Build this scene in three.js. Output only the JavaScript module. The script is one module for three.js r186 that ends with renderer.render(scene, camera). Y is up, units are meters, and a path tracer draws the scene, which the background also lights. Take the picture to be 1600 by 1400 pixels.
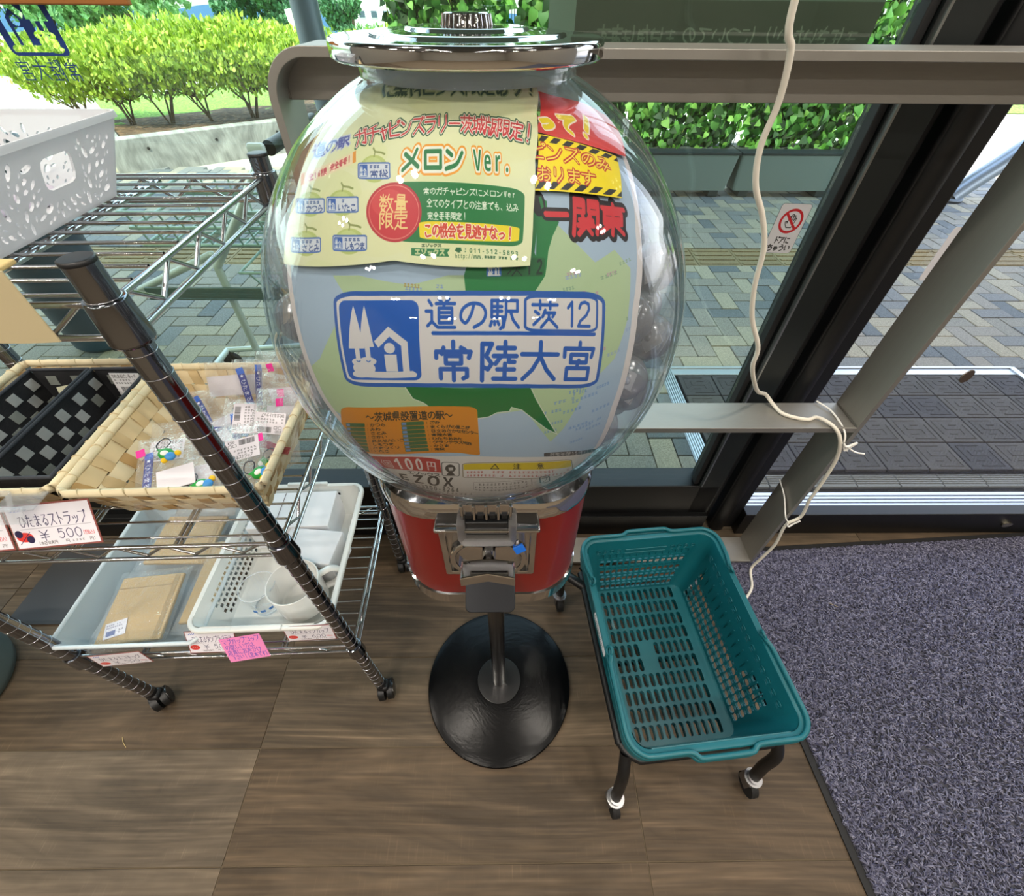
import * as THREE from 'three';
import { RoundedBoxGeometry } from 'three/addons/geometries/RoundedBoxGeometry.js';
import { mergeGeometries, mergeVertices, toCreasedNormals } from 'three/addons/utils/BufferGeometryUtils.js';
import { ImprovedNoise } from 'three/addons/math/ImprovedNoise.js';
import { RectAreaLightUniformsLib } from 'three/addons/lights/RectAreaLightUniformsLib.js';

// ------------------------------------------------------------------ camera, sky, sun, exposure
RectAreaLightUniformsLib.init();
const scene = new THREE.Scene();
const DEG = Math.PI / 180;
const camera = new THREE.PerspectiveCamera(91.83, 1600 / 1400, 0.02, 400);
camera.position.set(0, 1.3, 0);
camera.rotation.order = 'YXZ';
camera.rotation.set(-46.4 * DEG, -0.9 * DEG, 0.55 * DEG);
const renderer = new THREE.WebGLRenderer({ antialias: true });
renderer.toneMapping = THREE.LinearToneMapping;
renderer.toneMappingExposure = 1.0;
renderer.shadowMap.enabled = true;
renderer.shadowMap.type = THREE.PCFSoftShadowMap;

let seed = 20240611;
const rnd = () => { seed = (seed * 1664525 + 1013904223) >>> 0; return seed / 4294967296; };
const rr = (a, b) => a + (b - a) * rnd();
const pick = (a) => a[Math.floor(rnd() * a.length)];
const noise = new ImprovedNoise();
const fbm = (x, y, z = 0, o = 4) => { let s = 0, a = 0.5, f = 1; for (let i = 0; i < o; i++) { s += a * noise.noise(x * f, y * f, z + i * 7.3); f *= 2.03; a *= 0.5; } return s; };

{ // bright summer sky with thin high cloud, white towards the horizon
  const W = 512, H = 256, d = new Float32Array(W * H * 4);
  for (let y = 0; y < H; y++) for (let x = 0; x < W; x++) {
    const el = (y + 0.5) / H * Math.PI - Math.PI / 2, az = x / W * Math.PI * 2, u = Math.max(0, Math.sin(el));
    const k = Math.pow(1 - u, 3), cl = 0.5 + 0.9 * fbm(Math.cos(az) * 2.2, Math.sin(az) * 2.2, u * 3);
    const c = Math.min(1, Math.max(0, k + 0.55 * cl * (1 - u * 0.5))), i = (y * W + x) * 4;
    d[i] = 0.55 + 0.75 * c; d[i + 1] = 0.78 + 0.57 * c; d[i + 2] = 1.2 + 0.2 * c; d[i + 3] = 1;
    if (el < 0) { d[i] = 0.42; d[i + 1] = 0.44; d[i + 2] = 0.40; }
  }
  const t = new THREE.DataTexture(d, W, H, THREE.RGBAFormat, THREE.FloatType);
  t.mapping = THREE.EquirectangularReflectionMapping; t.magFilter = THREE.LinearFilter; t.wrapS = THREE.RepeatWrapping; t.needsUpdate = true;
  scene.background = t; scene.environment = t; scene.backgroundIntensity = 3.3; scene.environmentIntensity = 3.3;
}
const sun = new THREE.DirectionalLight(0xfff1dc, 8.5);
sun.position.set(-7, 18, 5); sun.target.position.set(-2, 0, -6);
sun.castShadow = true; sun.shadow.mapSize.set(4096, 4096);
Object.assign(sun.shadow.camera, { left: -16, right: 16, top: 16, bottom: -16, near: 1, far: 60 });
scene.add(sun); scene.add(sun.target);
const LAMP_CANDELA = 3.1;    // each ceiling downlight

// ------------------------------------------------------------------ helpers
const V3 = (x, y, z) => new THREE.Vector3(x, y, z), V2 = (x, y) => new THREE.Vector2(x, y);
const used = {};
function numbered(name) { const k = used[name] = (used[name] ?? -1) + 1; return k ? `${name}_${String(k).padStart(3, '0')}` : name; }
function flat(list) {
  list = [].concat(list);
  const out = [];
  for (let g of list) {
    g = g.index ? g.toNonIndexed() : g.clone();
    for (const k of Object.keys(g.attributes)) if (!['position', 'normal', 'uv'].includes(k)) g.deleteAttribute(k);
    if (!g.attributes.uv) g.setAttribute('uv', new THREE.BufferAttribute(new Float32Array(g.attributes.position.count * 2), 2));
    if (!g.attributes.normal) g.computeVertexNormals();
    g.morphAttributes = {};
    out.push(g);
  }
  return out.length === 1 ? out[0] : mergeGeometries(out);
}
function obj(name, geo, mat, parent) {
  const m = new THREE.Mesh(Array.isArray(geo) ? flat(geo) : geo, mat);
  m.castShadow = m.receiveShadow = true;
  m.name = parent ? name : numbered(name);
  (parent || scene).add(m);
  return m;
}
function tag(o, label, category, group) { o.userData.label = label; o.userData.category = category; if (group) o.userData.group = group; return o; }
function thing(name, label, category, pos = [0, 0, 0], turn = 0, group) {
  const o = new THREE.Group(); o.name = numbered(name); scene.add(o);
  o.position.set(...pos); o.rotation.y = turn; return tag(o, label, category, group);
}
function struct(name, geo, mat, parent) { const m = obj(name, geo, mat, parent); if (!parent) m.userData.kind = 'structure'; return m; }
function structGroup(name) { const g = new THREE.Group(); g.name = numbered(name); g.userData.kind = 'structure'; scene.add(g); return g; }
const box = (w, h, d, x = 0, y = 0, z = 0) => new THREE.BoxGeometry(w, h, d).translate(x, y, z);
const rbox = (w, h, d, x = 0, y = 0, z = 0, r = 0.004, s = 2) => new RoundedBoxGeometry(w, h, d, s, Math.min(r, w / 2.01, h / 2.01, d / 2.01)).translate(x, y, z);
const cyl = (r1, r2, h, x = 0, y = 0, z = 0, n = 24, open = false) => new THREE.CylinderGeometry(r1, r2, h, n, 1, open).translate(x, y, z);
const lathe = (pts, n = 48) => new THREE.LatheGeometry(pts.map((p) => V2(Math.max(p[0], 1e-5), p[1])), n);
function rod(a, b, r, n = 8, caps = false) {
  const A = V3(...a), B = V3(...b), d = B.clone().sub(A), g = new THREE.CylinderGeometry(r, r, d.length(), n, 1, !caps);
  g.applyQuaternion(new THREE.Quaternion().setFromUnitVectors(V3(0, 1, 0), d.clone().normalize()));
  return g.translate((A.x + B.x) / 2, (A.y + B.y) / 2, (A.z + B.z) / 2);
}
const curve = (pts, closed = false, t = 0.5) => new THREE.CatmullRomCurve3(pts.map((p) => V3(...p)), closed, 'catmullrom', t);
const tube = (pts, r, seg = 40, n = 8, closed = false, tension = 0.5) => new THREE.TubeGeometry(curve(pts, closed, tension), seg, r, n, closed);
function poly(pts, r, n = 6, closed = false) { // bent wire of straight runs with balls at the bends
  const out = [], m = pts.length;
  for (let i = 0; i < m - (closed ? 0 : 1); i++) out.push(rod(pts[i], pts[(i + 1) % m], r, n));
  for (const p of pts) out.push(new THREE.SphereGeometry(r, n, 4).translate(...p));
  return flat(out);
}
function rr2(w, h, r, hole = false) { // rounded rectangle round the origin
  const s = hole ? new THREE.Path() : new THREE.Shape(), x = -w / 2, y = -h / 2;
  s.moveTo(x + r, y); s.lineTo(x + w - r, y); s.absarc(x + w - r, y + r, r, -Math.PI / 2, 0); s.lineTo(x + w, y + h - r); s.absarc(x + w - r, y + h - r, r, 0, Math.PI / 2);
  s.lineTo(x + r, y + h); s.absarc(x + r, y + h - r, r, Math.PI / 2, Math.PI); s.lineTo(x, y + r); s.absarc(x + r, y + r, r, Math.PI, Math.PI * 1.5); return s;
}
const extr = (shape, depth, bevel = 0, seg = 6) => new THREE.ExtrudeGeometry(shape, { depth, bevelEnabled: bevel > 0, bevelThickness: bevel, bevelSize: bevel, bevelOffset: -bevel, bevelSegments: 2, curveSegments: seg });
function loop(w, d, r, y, n = 5) { // points of a rounded rectangle in the xz plane, counter-clockwise seen from above
  const out = [], c = [[w / 2 - r, d / 2 - r, 0], [-w / 2 + r, d / 2 - r, 1], [-w / 2 + r, -d / 2 + r, 2], [w / 2 - r, -d / 2 + r, 3]];
  for (const [x, z, q] of c) for (let i = 0; i <= n; i++) { const a = (q + i / n) * Math.PI / 2; out.push([x + r * Math.cos(a), y, z + r * Math.sin(a)]); }
  return out;
}
function skin(rings, close = true) { // joins rings of equal length into one surface
  const n = rings[0].length, p = [], uv = [], ix = [];
  rings.forEach((r, i) => { for (let j = 0; j <= n; j++) { p.push(...r[j % n]); uv.push(j / n, i / (rings.length - 1)); } });
  for (let i = 0; i < rings.length - 1; i++) for (let j = 0; j < n; j++) { const a = i * (n + 1) + j, b = a + n + 1; ix.push(a, a + 1, b, b, a + 1, b + 1); }
  const g = new THREE.BufferGeometry(); g.setAttribute('position', new THREE.Float32BufferAttribute(p, 3)); g.setAttribute('uv', new THREE.Float32BufferAttribute(uv, 2)); g.setIndex(ix);
  return toCreasedNormals(g, 0.6);
}
function capRing(ring, up = true) { // fills a ring with a fan
  const p = [], c = [0, 0, 0]; ring.forEach((q) => { for (let k = 0; k < 3; k++) c[k] += q[k] / ring.length; });
  ring.forEach((q, i) => { const b = ring[(i + 1) % ring.length]; p.push(...c, ...(up ? b : q), ...(up ? q : b)); });
  const g = new THREE.BufferGeometry(); g.setAttribute('position', new THREE.Float32BufferAttribute(p, 3)); g.computeVertexNormals(); return g;
}
function planarUV(g, s = 1, ax = 0, ay = 2, ox = 0, oy = 0) { // uv in metres from two axes
  const p = g.attributes.position, uv = new Float32Array(p.count * 2);
  for (let i = 0; i < p.count; i++) { uv[2 * i] = p.array[i * 3 + ax] * s + ox; uv[2 * i + 1] = p.array[i * 3 + ay] * s + oy; }
  g.setAttribute('uv', new THREE.BufferAttribute(uv, 2)); return g;
}
const std = (color, roughness = 0.6, metalness = 0, more = {}) => new THREE.MeshStandardMaterial({ color, roughness, metalness, ...more });
const phy = (color, more = {}) => new THREE.MeshPhysicalMaterial({ color, ...more });
function canvasTex(w, h, draw, rep = false) {
  const c = document.createElement('canvas'); c.width = w; c.height = h;
  const x = c.getContext('2d'); draw(x, w, h);
  const t = new THREE.CanvasTexture(c); t.colorSpace = THREE.SRGBColorSpace; t.magFilter = THREE.LinearFilter;
  if (rep) t.wrapS = t.wrapT = THREE.RepeatWrapping;
  return t;
}
function dataTex(w, h, f, srgb = true) { // f(x, y) gives [r, g, b] in 0..255
  const d = new Uint8Array(w * h * 4);
  for (let y = 0; y < h; y++) for (let x = 0; x < w; x++) { const c = f(x, y), i = (y * w + x) * 4; d[i] = c[0]; d[i + 1] = c[1]; d[i + 2] = c[2]; d[i + 3] = 255; }
  const t = new THREE.DataTexture(d, w, h); t.magFilter = THREE.LinearFilter; t.wrapS = t.wrapT = THREE.RepeatWrapping; if (srgb) t.colorSpace = THREE.SRGBColorSpace; t.needsUpdate = true; return t;
}
const tn = (x, y, w, h, fx, fy, z = 0, o = 4) => { // noise that wraps round
  const a = x / w * Math.PI * 2, b = y / h * Math.PI * 2; return fbm(Math.cos(a) * fx + 3, Math.sin(a) * fx + Math.cos(b) * fy, Math.sin(b) * fy + z, o);
};
const clamp = (v, a = 0, b = 255) => Math.min(b, Math.max(a, v));

// shared materials
const M = {
  chrome: std(0xd8d8da, 0.07, 1), chromeDull: std(0xb9b9bc, 0.2, 1), stainless: std(0xa8a49c, 0.32, 1), steelWire: std(0xc4c5c8, 0.16, 1),
  blackFrame: std(0x08090a, 0.4), greenFrame: std(0x131919, 0.45), blackRubber: std(0x0d0d0e, 0.7), blackPlastic: std(0x0f1012, 0.42), post: std(0x8b8e96, 0.08, 1), blackGloss: phy(0x0b0b0d, { roughness: 0.28, clearcoat: 0.5, clearcoatRoughness: 0.2 }),
  red: phy(0x780a0a, { roughness: 0.34, clearcoat: 0.4 }), teal: phy(0x0a5d66, { roughness: 0.42, clearcoat: 0.1 }), tealDark: std(0x0c5f66, 0.5),
  whitePlastic: std(0xe6e8e4, 0.45), cable: std(0xdcd6c8, 0.5), paperWhite: std(0xf0efea, 0.8),
  glass: phy(0xffffff, { roughness: 0, transmission: 1, thickness: 0, ior: 1.5 }),
  clearFilm: phy(0xffffff, { roughness: 0.05, transmission: 0.96, thickness: 0, ior: 1.45 }),
};
// ------------------------------------------------------------------ Japanese lettering: every character as pen strokes on a 20 x 20 grid (a = 0 ... u = 20; '~' = curved)
const GL = {
  道: 'cbee aieiepbs epitut jalc qaoc hdud ndmg jgsgsqjqjg jjsj jmsm', の: '~ldjkfqcndhjdqetjrplt', 駅: 'bbbm bbjb bfif biii fbfm bmjmjshu bpas dpdr fpgr lbtb tbti liti lblkjt oiqout', 茨: 'adud gagg oaog cifk bsgn khim jjsjqm njnnhu nnuu', 常: 'kakd egfd qeod bibftfsi ghoholglgh dtdororspt klku',
  陸: 'cbcu cbhbehhlfodn kdtd oaoh ihuh mhjl qhqktk koto olot itut', 大: 'agug kakhgobt khoott', 宮: 'kakd bhbdtdsh fgpgpkfkfg kjjn dnrnrtdtdn', 城: 'aggg dbdp aqho ieue ieimgt ijmjmpkp oapjttup tins ratc', 県: 'gaqaqjgjga gdqd ggqg dcdmsm kmku gocs ooss',
  設: 'dagb adid bghg bjhj bmhmhsbsbm lblfji lbqbqgug jkskoqiu lmuu', 置: 'casasfcfca hahf nanf diri kfkk gkqkqrgrgk gmqm goqo clcutu', 限: 'bbbu cbhbehhlfodn kbsbskkk kfsf kbksoq smop nkut', 定: 'kakd bhbdtdsh ehqh khks kmqm glfpbu fpktut', 版: 'cbcmau gagg cgjg cmhmhu lcuc mcmkjt mhshpoku nluu',
  数: 'bcde jche agkg fafl ehal ghkk fkcqiu jngrbu anln oali nfuf sfqnku niqouu', 量: 'fapapgfgfa fdpd biti ekqkqpepek emqm kkku drrr butu', 関: 'babu baiaihbh bdid tatu mamhth mata mdtd hjil njml fmpm epqp kmkpfu kppu', 東: 'bdtd dgrgrndndg dkrk kaku jnbt lntt', 注: 'cbed bhdj btfm maod hftf imsm nfnt gtut',
  意: 'kakc dcrc gdhf odnf bgtg fipipnfnfi fkpk cqbt gphtntor kolq qpts', 円: 'cucbsbsuqu kbkk cksk', 個: 'faaj dgdu hctctuhuhc jhrh nenl klqlqqkqkl', 機: 'afhf dadu dhan eigl kaieleii raoeseoi hlul klhu naoktu snmt', 会: 'kabi kati ghoh clsl jlespr noru',
  見: 'fapapmfmfa fepe fipi hmgrbu mmmttttq', 逃: 'cbee aieiepbs epitut lblkip pbpououm hejh hmlj tdqh qjul', 日: 'ebqbqteteb ekqk', 立: 'kake cfsf giiq oimr bttt', 本: 'bgtg kaku kgbq kgtq gpop',
  税: 'gabc afhf dbdu dham eihl land saqd letetjljle njmoiu qjqtutuq', 込: 'cbee aieiepbs epitut mcocnhip ohuq', 店: 'kakd cdtd dddmau lflm lisi gmqmqtgtgm', 員: 'gaoaoegega egqgqpepeg ejqj emqm hpcu npsu', 下: 'bctc kcku kipm',
  方: 'kake bftf ifhmcu hkqkotls', 声: 'cdsd kakh ehqh dkrkrododk dkdpau kkko', 欲: 'ebbf hbkf ffam ffkl cninitctcn nali meuesj pgplku pluu', 全: 'kabi kati fiqi glol kiks bttt', 種: 'gabc afhf dbdu dham eihl sakc jeue lgtgtnlnlg oaot lktk kqtq itut',
  完: 'kakd bhbdtdsh fiqi clsl imhqbu mmmttttq', 里: 'eaqaqkekea efqf kaks eoqo btut', 久: 'iafi gere reoncu jjtu', 西: 'bctc cgsgstctcg hchmfo ncnmro', 奥: 'kaic ecqcqlelec khkk gehg oeng bntn knct knst',
  慈: 'fbgd pbnd bete gehi nemi eiil njql cobs gphtntor kolq qpts', 筑: 'dadc cchc nanc ncuc bgkg ggfm bnkl lglmks lgrgrsus', 総: 'eabfff fbci ckgj dkdu bncr gnhr kali pati mkrk klql jojs nopq lptt', 料: 'bcde jche agkg fafu fhal fhkl ncpe mgoi lotm sasu', 無: 'gabe cdsd aktk egbk ddbk gdgk keko odok bptp cqbt gqgt lqmt qqst',
  対: 'faff cfkf jhbs cjjq lgug rarsps mjom', 象: 'iafe hcnckf dfrfrjdjdf jkdo kkmnlsis sksk mosu', 年: 'fabg dese fjrj fjfo aouo lelu', 齢: 'bbkb gagf ffkf agag bgbsksjg djil pakh pauh nhrh lksklq nkmu', 才: 'bfsf nanuks mgbr',
  以: 'cbcrhn hdjh qapmiu pntu', 上: 'kakt kjqj bttt', あ: 'ceqe ~haioju ~nfmlgrdsdoikplroqrmu', い: '~cdclerho ~pesjsn', う: 'ibnc ~dikgqirmnrhu',
  お: 'bfnf ~hbhsetcqjlqlspptlt ocsg', か: '~agnfoimrjths ~ibgkbt petk', く: 'obfkot', け: '~cbbkdt hgug ~pbpllu', こ: '~edpdmf ~doftrs',
  さ: 'cgre iapm ~enerjtpt', し: '~fbfpjtrn', す: 'afuf ~lalmiogljimllqhu', た: 'bfmf ~gaekbt lksj ~kolstt', ち: 'bfre ~iaflnislqriu',
  つ: '~agmdtipqht', っ: '~emnkrnorit', て: 'besd ~sdkjkprt', と: 'gbij ~rehkepitss', な: 'bflf hacn odth ~oioqktgrjott',
  に: '~cbbkdt jese ~jokstt', は: '~cbbkdt hgug ~oborktgrkott', ひ: '~aeiddkfsltpmodun', へ: 'bnghtp', ま: 'cese djrj ~kakqhterhost',
  み: '~ddlcfrbsbogmup qimu', も: '~jahoktqsrn dgog dlol', ゅ: '~figqjjpjrnoqkp ~lgmojt', ゆ: '~cecrjgqgtmpqkp ~mamkit', よ: '~kakqhterhost kgrf',
  ら: 'gbld ~egdoljrmpriu', り: '~ebel ~obplju', る: 'ecpcdo ~dolirlqrkthrkpns', れ: 'fafu bgifbp ~bpkgogoptt', わ: 'fafu bgifbp ~bplhsjsomt',
  を: 'ceqd ~iaekkjlo ~tihoitrt', ん: '~kabthmlmmstsup', え: 'ibmc ehogbt inlnnttt', ふ: 'jblc ~igmklqhs ~emcr ~qnts', ア: 'bcscni ~jgjmdu',
  イ: 'rbcl lhlu', ウ: 'kakd bkbdsdpngu', エ: 'cdrd kdkr brtr', オ: 'bgtg nanuks mgbr', カ: 'bfsfrtmr jaijbu',
  キ: 'cfre bmtk hanu', ク: 'iabj heseoneu', コ: 'cdsdss crsr', サ: 'afuf gagl oaoljt', シ: 'ccfe ahdj ~bsnotf',
  ス: 'ccrckmbu lltt', セ: 'aitfol gbgsrs', ソ: 'ccfj rbpmgu', タ: 'iabj heseoneu gkoo', チ: 'qaed aiui kcklfu',
  ッ: 'djfn jilm riqphu', ツ: 'bbdh iakg rbpmgu', テ: 'ebqb aiui kijoeu', ト: 'hahu hhrm', ナ: 'agug lalkfu',
  ニ: 'dere brtr', ノ: 'qaohdt', ハ: 'gcbs ncst', ヒ: 'dbdsss rfdk', フ: 'bcscqkeu',
  マ: 'bdtdko gknt', ミ: 'dbqe fiol cpqt', メ: '~qbllbu efrr', ャ: 'dksion hgku', ュ: 'fjojns csus',
  ラ: 'dbrb bhshopfu', リ: 'ebem qaqliu', ル: 'gagmbt nbnstl', レ: 'ebessi', ロ: 'cdsdsscscd',
  ワ: 'cjcdsdqlhu', ン: 'cdhh ~btmpsf', ー: 'bktk', '〜': '~akfhkknnuj', '・': 'jklk kjkl',
  '！': 'kako kskt', '(': '~nakjnt', ')': '~gajjgt', '「': 'mahahm', '、': 'dpgt',
  '。': '~crfrftctcr', '：': 'kflf kpkq', が: '~agnfoimrjths ~ibgkbt petk qard tauc', ご: '~edpdmf ~doftrs qard tauc', ざ: 'cgre iapm ~enerjtpt qard tauc',
  だ: 'bfmf ~gaekbt lksj ~kolstt qard tauc', で: 'besd ~sdkjkprt qard tauc', ガ: 'bfsfrtmr jaijbu qard tauc', グ: 'iabj heseoneu qard tauc', ズ: 'ccrckmbu lltt qard tauc',
  ゾ: 'ccfj rbpmgu qard tauc', ビ: 'dbdsss rfdk qard tauc', ブ: 'bcscqkeu qard tauc', ド: 'hahu hhrm qard tauc', ダ: 'iabj heseoneu gkoo qard tauc',
  ジ: 'ccfe ahdj ~bsnotf qard tauc', ピ: 'dbdsss rfdk ~saubsdqbsa', プ: 'bcscqkeu ~saubsdqbsa', ぱ: '~cbbkdt hgug ~oborktgrkott ~saubsdqbsa',
};
const strokeCache = {};
function strokesOf(ch) {
  if (strokeCache[ch]) return strokeCache[ch];
  const out = [];
  for (const s of (GL[ch] || 'dbrb dgrg kbku bltl fpps').split(' ').filter(Boolean)) {
    const c = s[0] === '~', q = c ? s.slice(1) : s, p = [];
    for (let i = 0; i + 1 < q.length; i += 2) p.push([(q.charCodeAt(i) - 97) / 20, (q.charCodeAt(i + 1) - 97) / 20]);
    if (!c || p.length < 3) { // split straight runs so that they bend with a warp
      const r = [p[0]];
      for (let i = 1; i < p.length; i++) for (let k = 1; k <= 4; k++) r.push([p[i - 1][0] + (p[i][0] - p[i - 1][0]) * k / 4, p[i - 1][1] + (p[i][1] - p[i - 1][1]) * k / 4]);
      out.push(r); continue;
    }
    const cv = new THREE.CatmullRomCurve3(p.map((a) => V3(a[0], a[1], 0)));
    out.push(cv.getPoints(p.length * 5).map((v) => [v.x, v.y]));
  }
  return strokeCache[ch] = out;
}
// A warp takes (u, v) in the unit square to canvas pixels: six points = left, middle, right of the top and of the bottom edge.
const warp6 = (q) => (u, v) => {
  const a = (1 - u) * (1 - 2 * u), b = 4 * u * (1 - u), c = u * (2 * u - 1), f = (o) => (q[o] * a + q[o + 2] * b + q[o + 4] * c) * (1 - v) + (q[o + 6] * a + q[o + 8] * b + q[o + 10] * c) * v;
  return [f(0), f(1)];
};
const rect4 = (x, y, w, h, sk = 0) => (u, v) => [x + u * w + sk * (1 - v) * h, y + v * h];
const within = (W, u0, v0, u1, v1) => (u, v) => W(u0 + (u1 - u0) * u, v0 + (v1 - v0) * v);
function trace(x, pts, W, close) { x.beginPath(); pts.forEach((p, i) => { const q = W(p[0], p[1]); i ? x.lineTo(...q) : x.moveTo(...q); }); if (close) x.closePath(); }
function fillW(x, W, color, pts, r = 0) { // a filled quad (optionally round-cornered) under a warp
  if (!pts) { pts = []; const c = [[1 - r, r], [1 - r, 1 - r], [r, 1 - r], [r, r]], ra = r; c.forEach(([cx, cy], k) => { for (let i = 0; i <= 6; i++) { const a = -Math.PI / 2 + (k + i / 6) * Math.PI / 2; pts.push([cx + ra * Math.cos(a), cy + ra * Math.sin(a)]); } const n = c[(k + 1) % 4]; const a2 = -Math.PI / 2 + (k + 1) * Math.PI / 2, s = [cx + ra * Math.cos(a2), cy + ra * Math.sin(a2)], e = [n[0] + ra * Math.cos(a2), n[1] + ra * Math.sin(a2)]; for (let i = 1; i < 8; i++) pts.push([s[0] + (e[0] - s[0]) * i / 8, s[1] + (e[1] - s[1]) * i / 8]); }); }
  trace(x, pts, W, true); if (color) { x.fillStyle = color; x.fill(); }
}
function strokeW(x, W, color, lw, r = 0.08) { fillW(x, W, null, null, r); x.strokeStyle = color; x.lineWidth = lw; x.lineJoin = 'round'; x.stroke(); }
// layers: [[colour, line width], ...] from the bottom up; gap: share of a cell left free
function text(x, str, W, layers, gap = 0.1, widths = {}) {
  const chars = [...str], w = chars.map((c) => widths[c] ?? (c === ' ' ? 0.5 : /[!-~]/.test(c) ? 0.6 : 1)), total = w.reduce((a, b) => a + b, 0);
  x.lineCap = x.lineJoin = 'round';
  for (const [color, lw] of layers) {
    let at = 0; x.strokeStyle = color; x.lineWidth = lw; x.fillStyle = color;
    chars.forEach((c, i) => {
      const u0 = (at + gap * w[i] / 2) / total, u1 = (at + w[i] - gap * w[i] / 2) / total; at += w[i];
      if (c === ' ') return;
      if (!GL[c] && /[!-~¥©]/.test(c)) { // a Latin letter or digit
        const o = W(u0, 0), a = W(u1, 0), b = W(u0, 1), big = 100;
        x.save(); x.transform((a[0] - o[0]) / big, (a[1] - o[1]) / big, (b[0] - o[0]) / big, (b[1] - o[1]) / big, o[0], o[1]);
        x.font = 'bold 132px sans-serif'; const mw = x.measureText(c).width; x.textBaseline = 'alphabetic';
        x.translate(50 - Math.min(1, 104 / mw) * mw / 2, 97); x.scale(Math.min(1, 104 / mw), 1); x.fillText(c, 0, 0);
        if (lw > 5 && layers.length > 1 && color !== layers[layers.length - 1][0]) { x.lineWidth = lw * 3.0 * big / Math.max(20, Math.hypot(b[0] - o[0], b[1] - o[1])) * 0.3; x.strokeText(c, 0, 0); }
        x.restore(); return;
      }
      for (const s of strokesOf(c)) { trace(x, s.map(([a, b]) => [u0 + (u1 - u0) * a, b]), W); x.stroke(); }
    });
  }
}
// the road-side station emblem: trees, shelter with a visitor, pond
function emblem(x, W, ink, paper) {
  fillW(x, W, ink, null, 0.09);
  const sh = (pts) => fillW(x, W, paper, pts);
  const leaf = (tx, by, w) => { const p = []; for (let i = 0; i <= 10; i++) { const t = i / 10; p.push([tx - w * Math.pow(t, 0.8), 0.06 + (by - 0.06) * t]); } for (let i = 10; i >= 0; i--) { const t = i / 10; p.push([tx + w * Math.pow(t, 0.8), 0.06 + (by - 0.06) * t]); } sh(p); };
  leaf(0.2, 0.58, 0.115); leaf(0.345, 0.56, 0.095);
  sh([[0.17, 0.55], [0.235, 0.55], [0.235, 0.76], [0.17, 0.76]]); sh([[0.315, 0.55], [0.38, 0.55], [0.38, 0.76], [0.315, 0.76]]);
  const line = (pts, lw) => { trace(x, pts, W); const a = W(0, 0), b = W(0, 1); x.lineWidth = lw * Math.hypot(b[0] - a[0], b[1] - a[1]); x.strokeStyle = paper; x.lineJoin = 'miter'; x.lineCap = 'butt'; x.stroke(); };
  line([[0.47, 0.53], [0.64, 0.37], [0.82, 0.52], [0.82, 0.9]], 0.095);
  const disc = (cx, cy, rx, ry, c) => { const p = []; for (let i = 0; i < 24; i++) p.push([cx + rx * Math.cos(i * Math.PI / 12), cy + ry * Math.sin(i * Math.PI / 12)]); fillW(x, W, c, p); };
  disc(0.635, 0.575, 0.068, 0.068, paper); sh([[0.56, 0.655], [0.715, 0.655], [0.715, 0.88], [0.56, 0.88]]);
  disc(0.2, 0.755, 0.1, 0.05, paper); disc(0.33, 0.745, 0.12, 0.055, paper); disc(0.26, 0.84, 0.16, 0.1, paper); disc(0.2, 0.92, 0.13, 0.05, paper);
  sh([[0.14, 0.87], [0.9, 0.87], [0.95, 0.91], [0.93, 0.955], [0.12, 0.955], [0.09, 0.91]]);
  const wv = (cx) => { trace(x, [[cx - 0.03, 0.735], [cx, 0.755], [cx + 0.03, 0.735]], W); x.strokeStyle = ink; x.lineWidth = Math.max(1, 0.012 * Math.hypot(W(0, 1)[0] - W(0, 0)[0], W(0, 1)[1] - W(0, 0)[1])); x.stroke(); };
  wv(0.2); wv(0.34);
}
function smudge(x, W, color, rows, cols, lw) { // lettering too small to read: short irregular dashes in rows
  x.strokeStyle = color; x.lineWidth = lw; x.lineCap = 'butt';
  for (let r = 0; r < rows; r++) for (let c = 0; c < cols; c++) { if (rnd() < 0.12) continue; const u = (c + 0.1) / cols, v = (r + 0.5) / rows; for (let k = 0; k < 2; k++) { const dv = (k - 0.5) * 0.36 / rows; trace(x, [[u, v + dv], [u + rr(0.45, 0.8) / cols, v + dv]], W); x.stroke(); } const um = u + rr(0.2, 0.5) / cols; trace(x, [[um, v - 0.3 / rows], [um, v + 0.3 / rows]], W); x.stroke(); }
}
// ------------------------------------------------------------------ the room: floor of wood-look tiles, walls, ceiling with downlights
const woodTex = dataTex(1024, 512, (x, y) => {
  const big = tn(x, y, 1024, 512, 0.5, 1.6, 1, 3), streak = tn(x, y, 1024, 512, 0.9, 14, 5, 4), fine = tn(x, y, 1024, 512, 3, 60, 9, 2), knot = tn(x, y, 1024, 512, 1.6, 3.2, 14, 4), scr = Math.max(0, noise.noise(x * 0.45, y * 0.02, 3) - 0.28) * Math.max(0, 0.2 + knot * 2);
  const v = 0.5 + 0.85 * big + 0.5 * streak + 0.22 * fine + 0.6 * Math.abs(knot) - 0.1 + scr * 0.8 + Math.pow(Math.max(0, streak + 0.3), 3);
  return [clamp(70 + 46 * v), clamp(62 + 40 * v), clamp(52 + 33 * v)];
});
const woodRough = dataTex(256, 256, (x, y) => { const v = 165 + 80 * tn(x, y, 256, 256, 2, 14, 2, 4); return [v, clamp(v), v]; }, false);
const floor = struct('floor', box(7.4, 0.12, 6.2, 0, -0.0628, 2.2), std(0x6a5d4a, 0.9));
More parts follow.
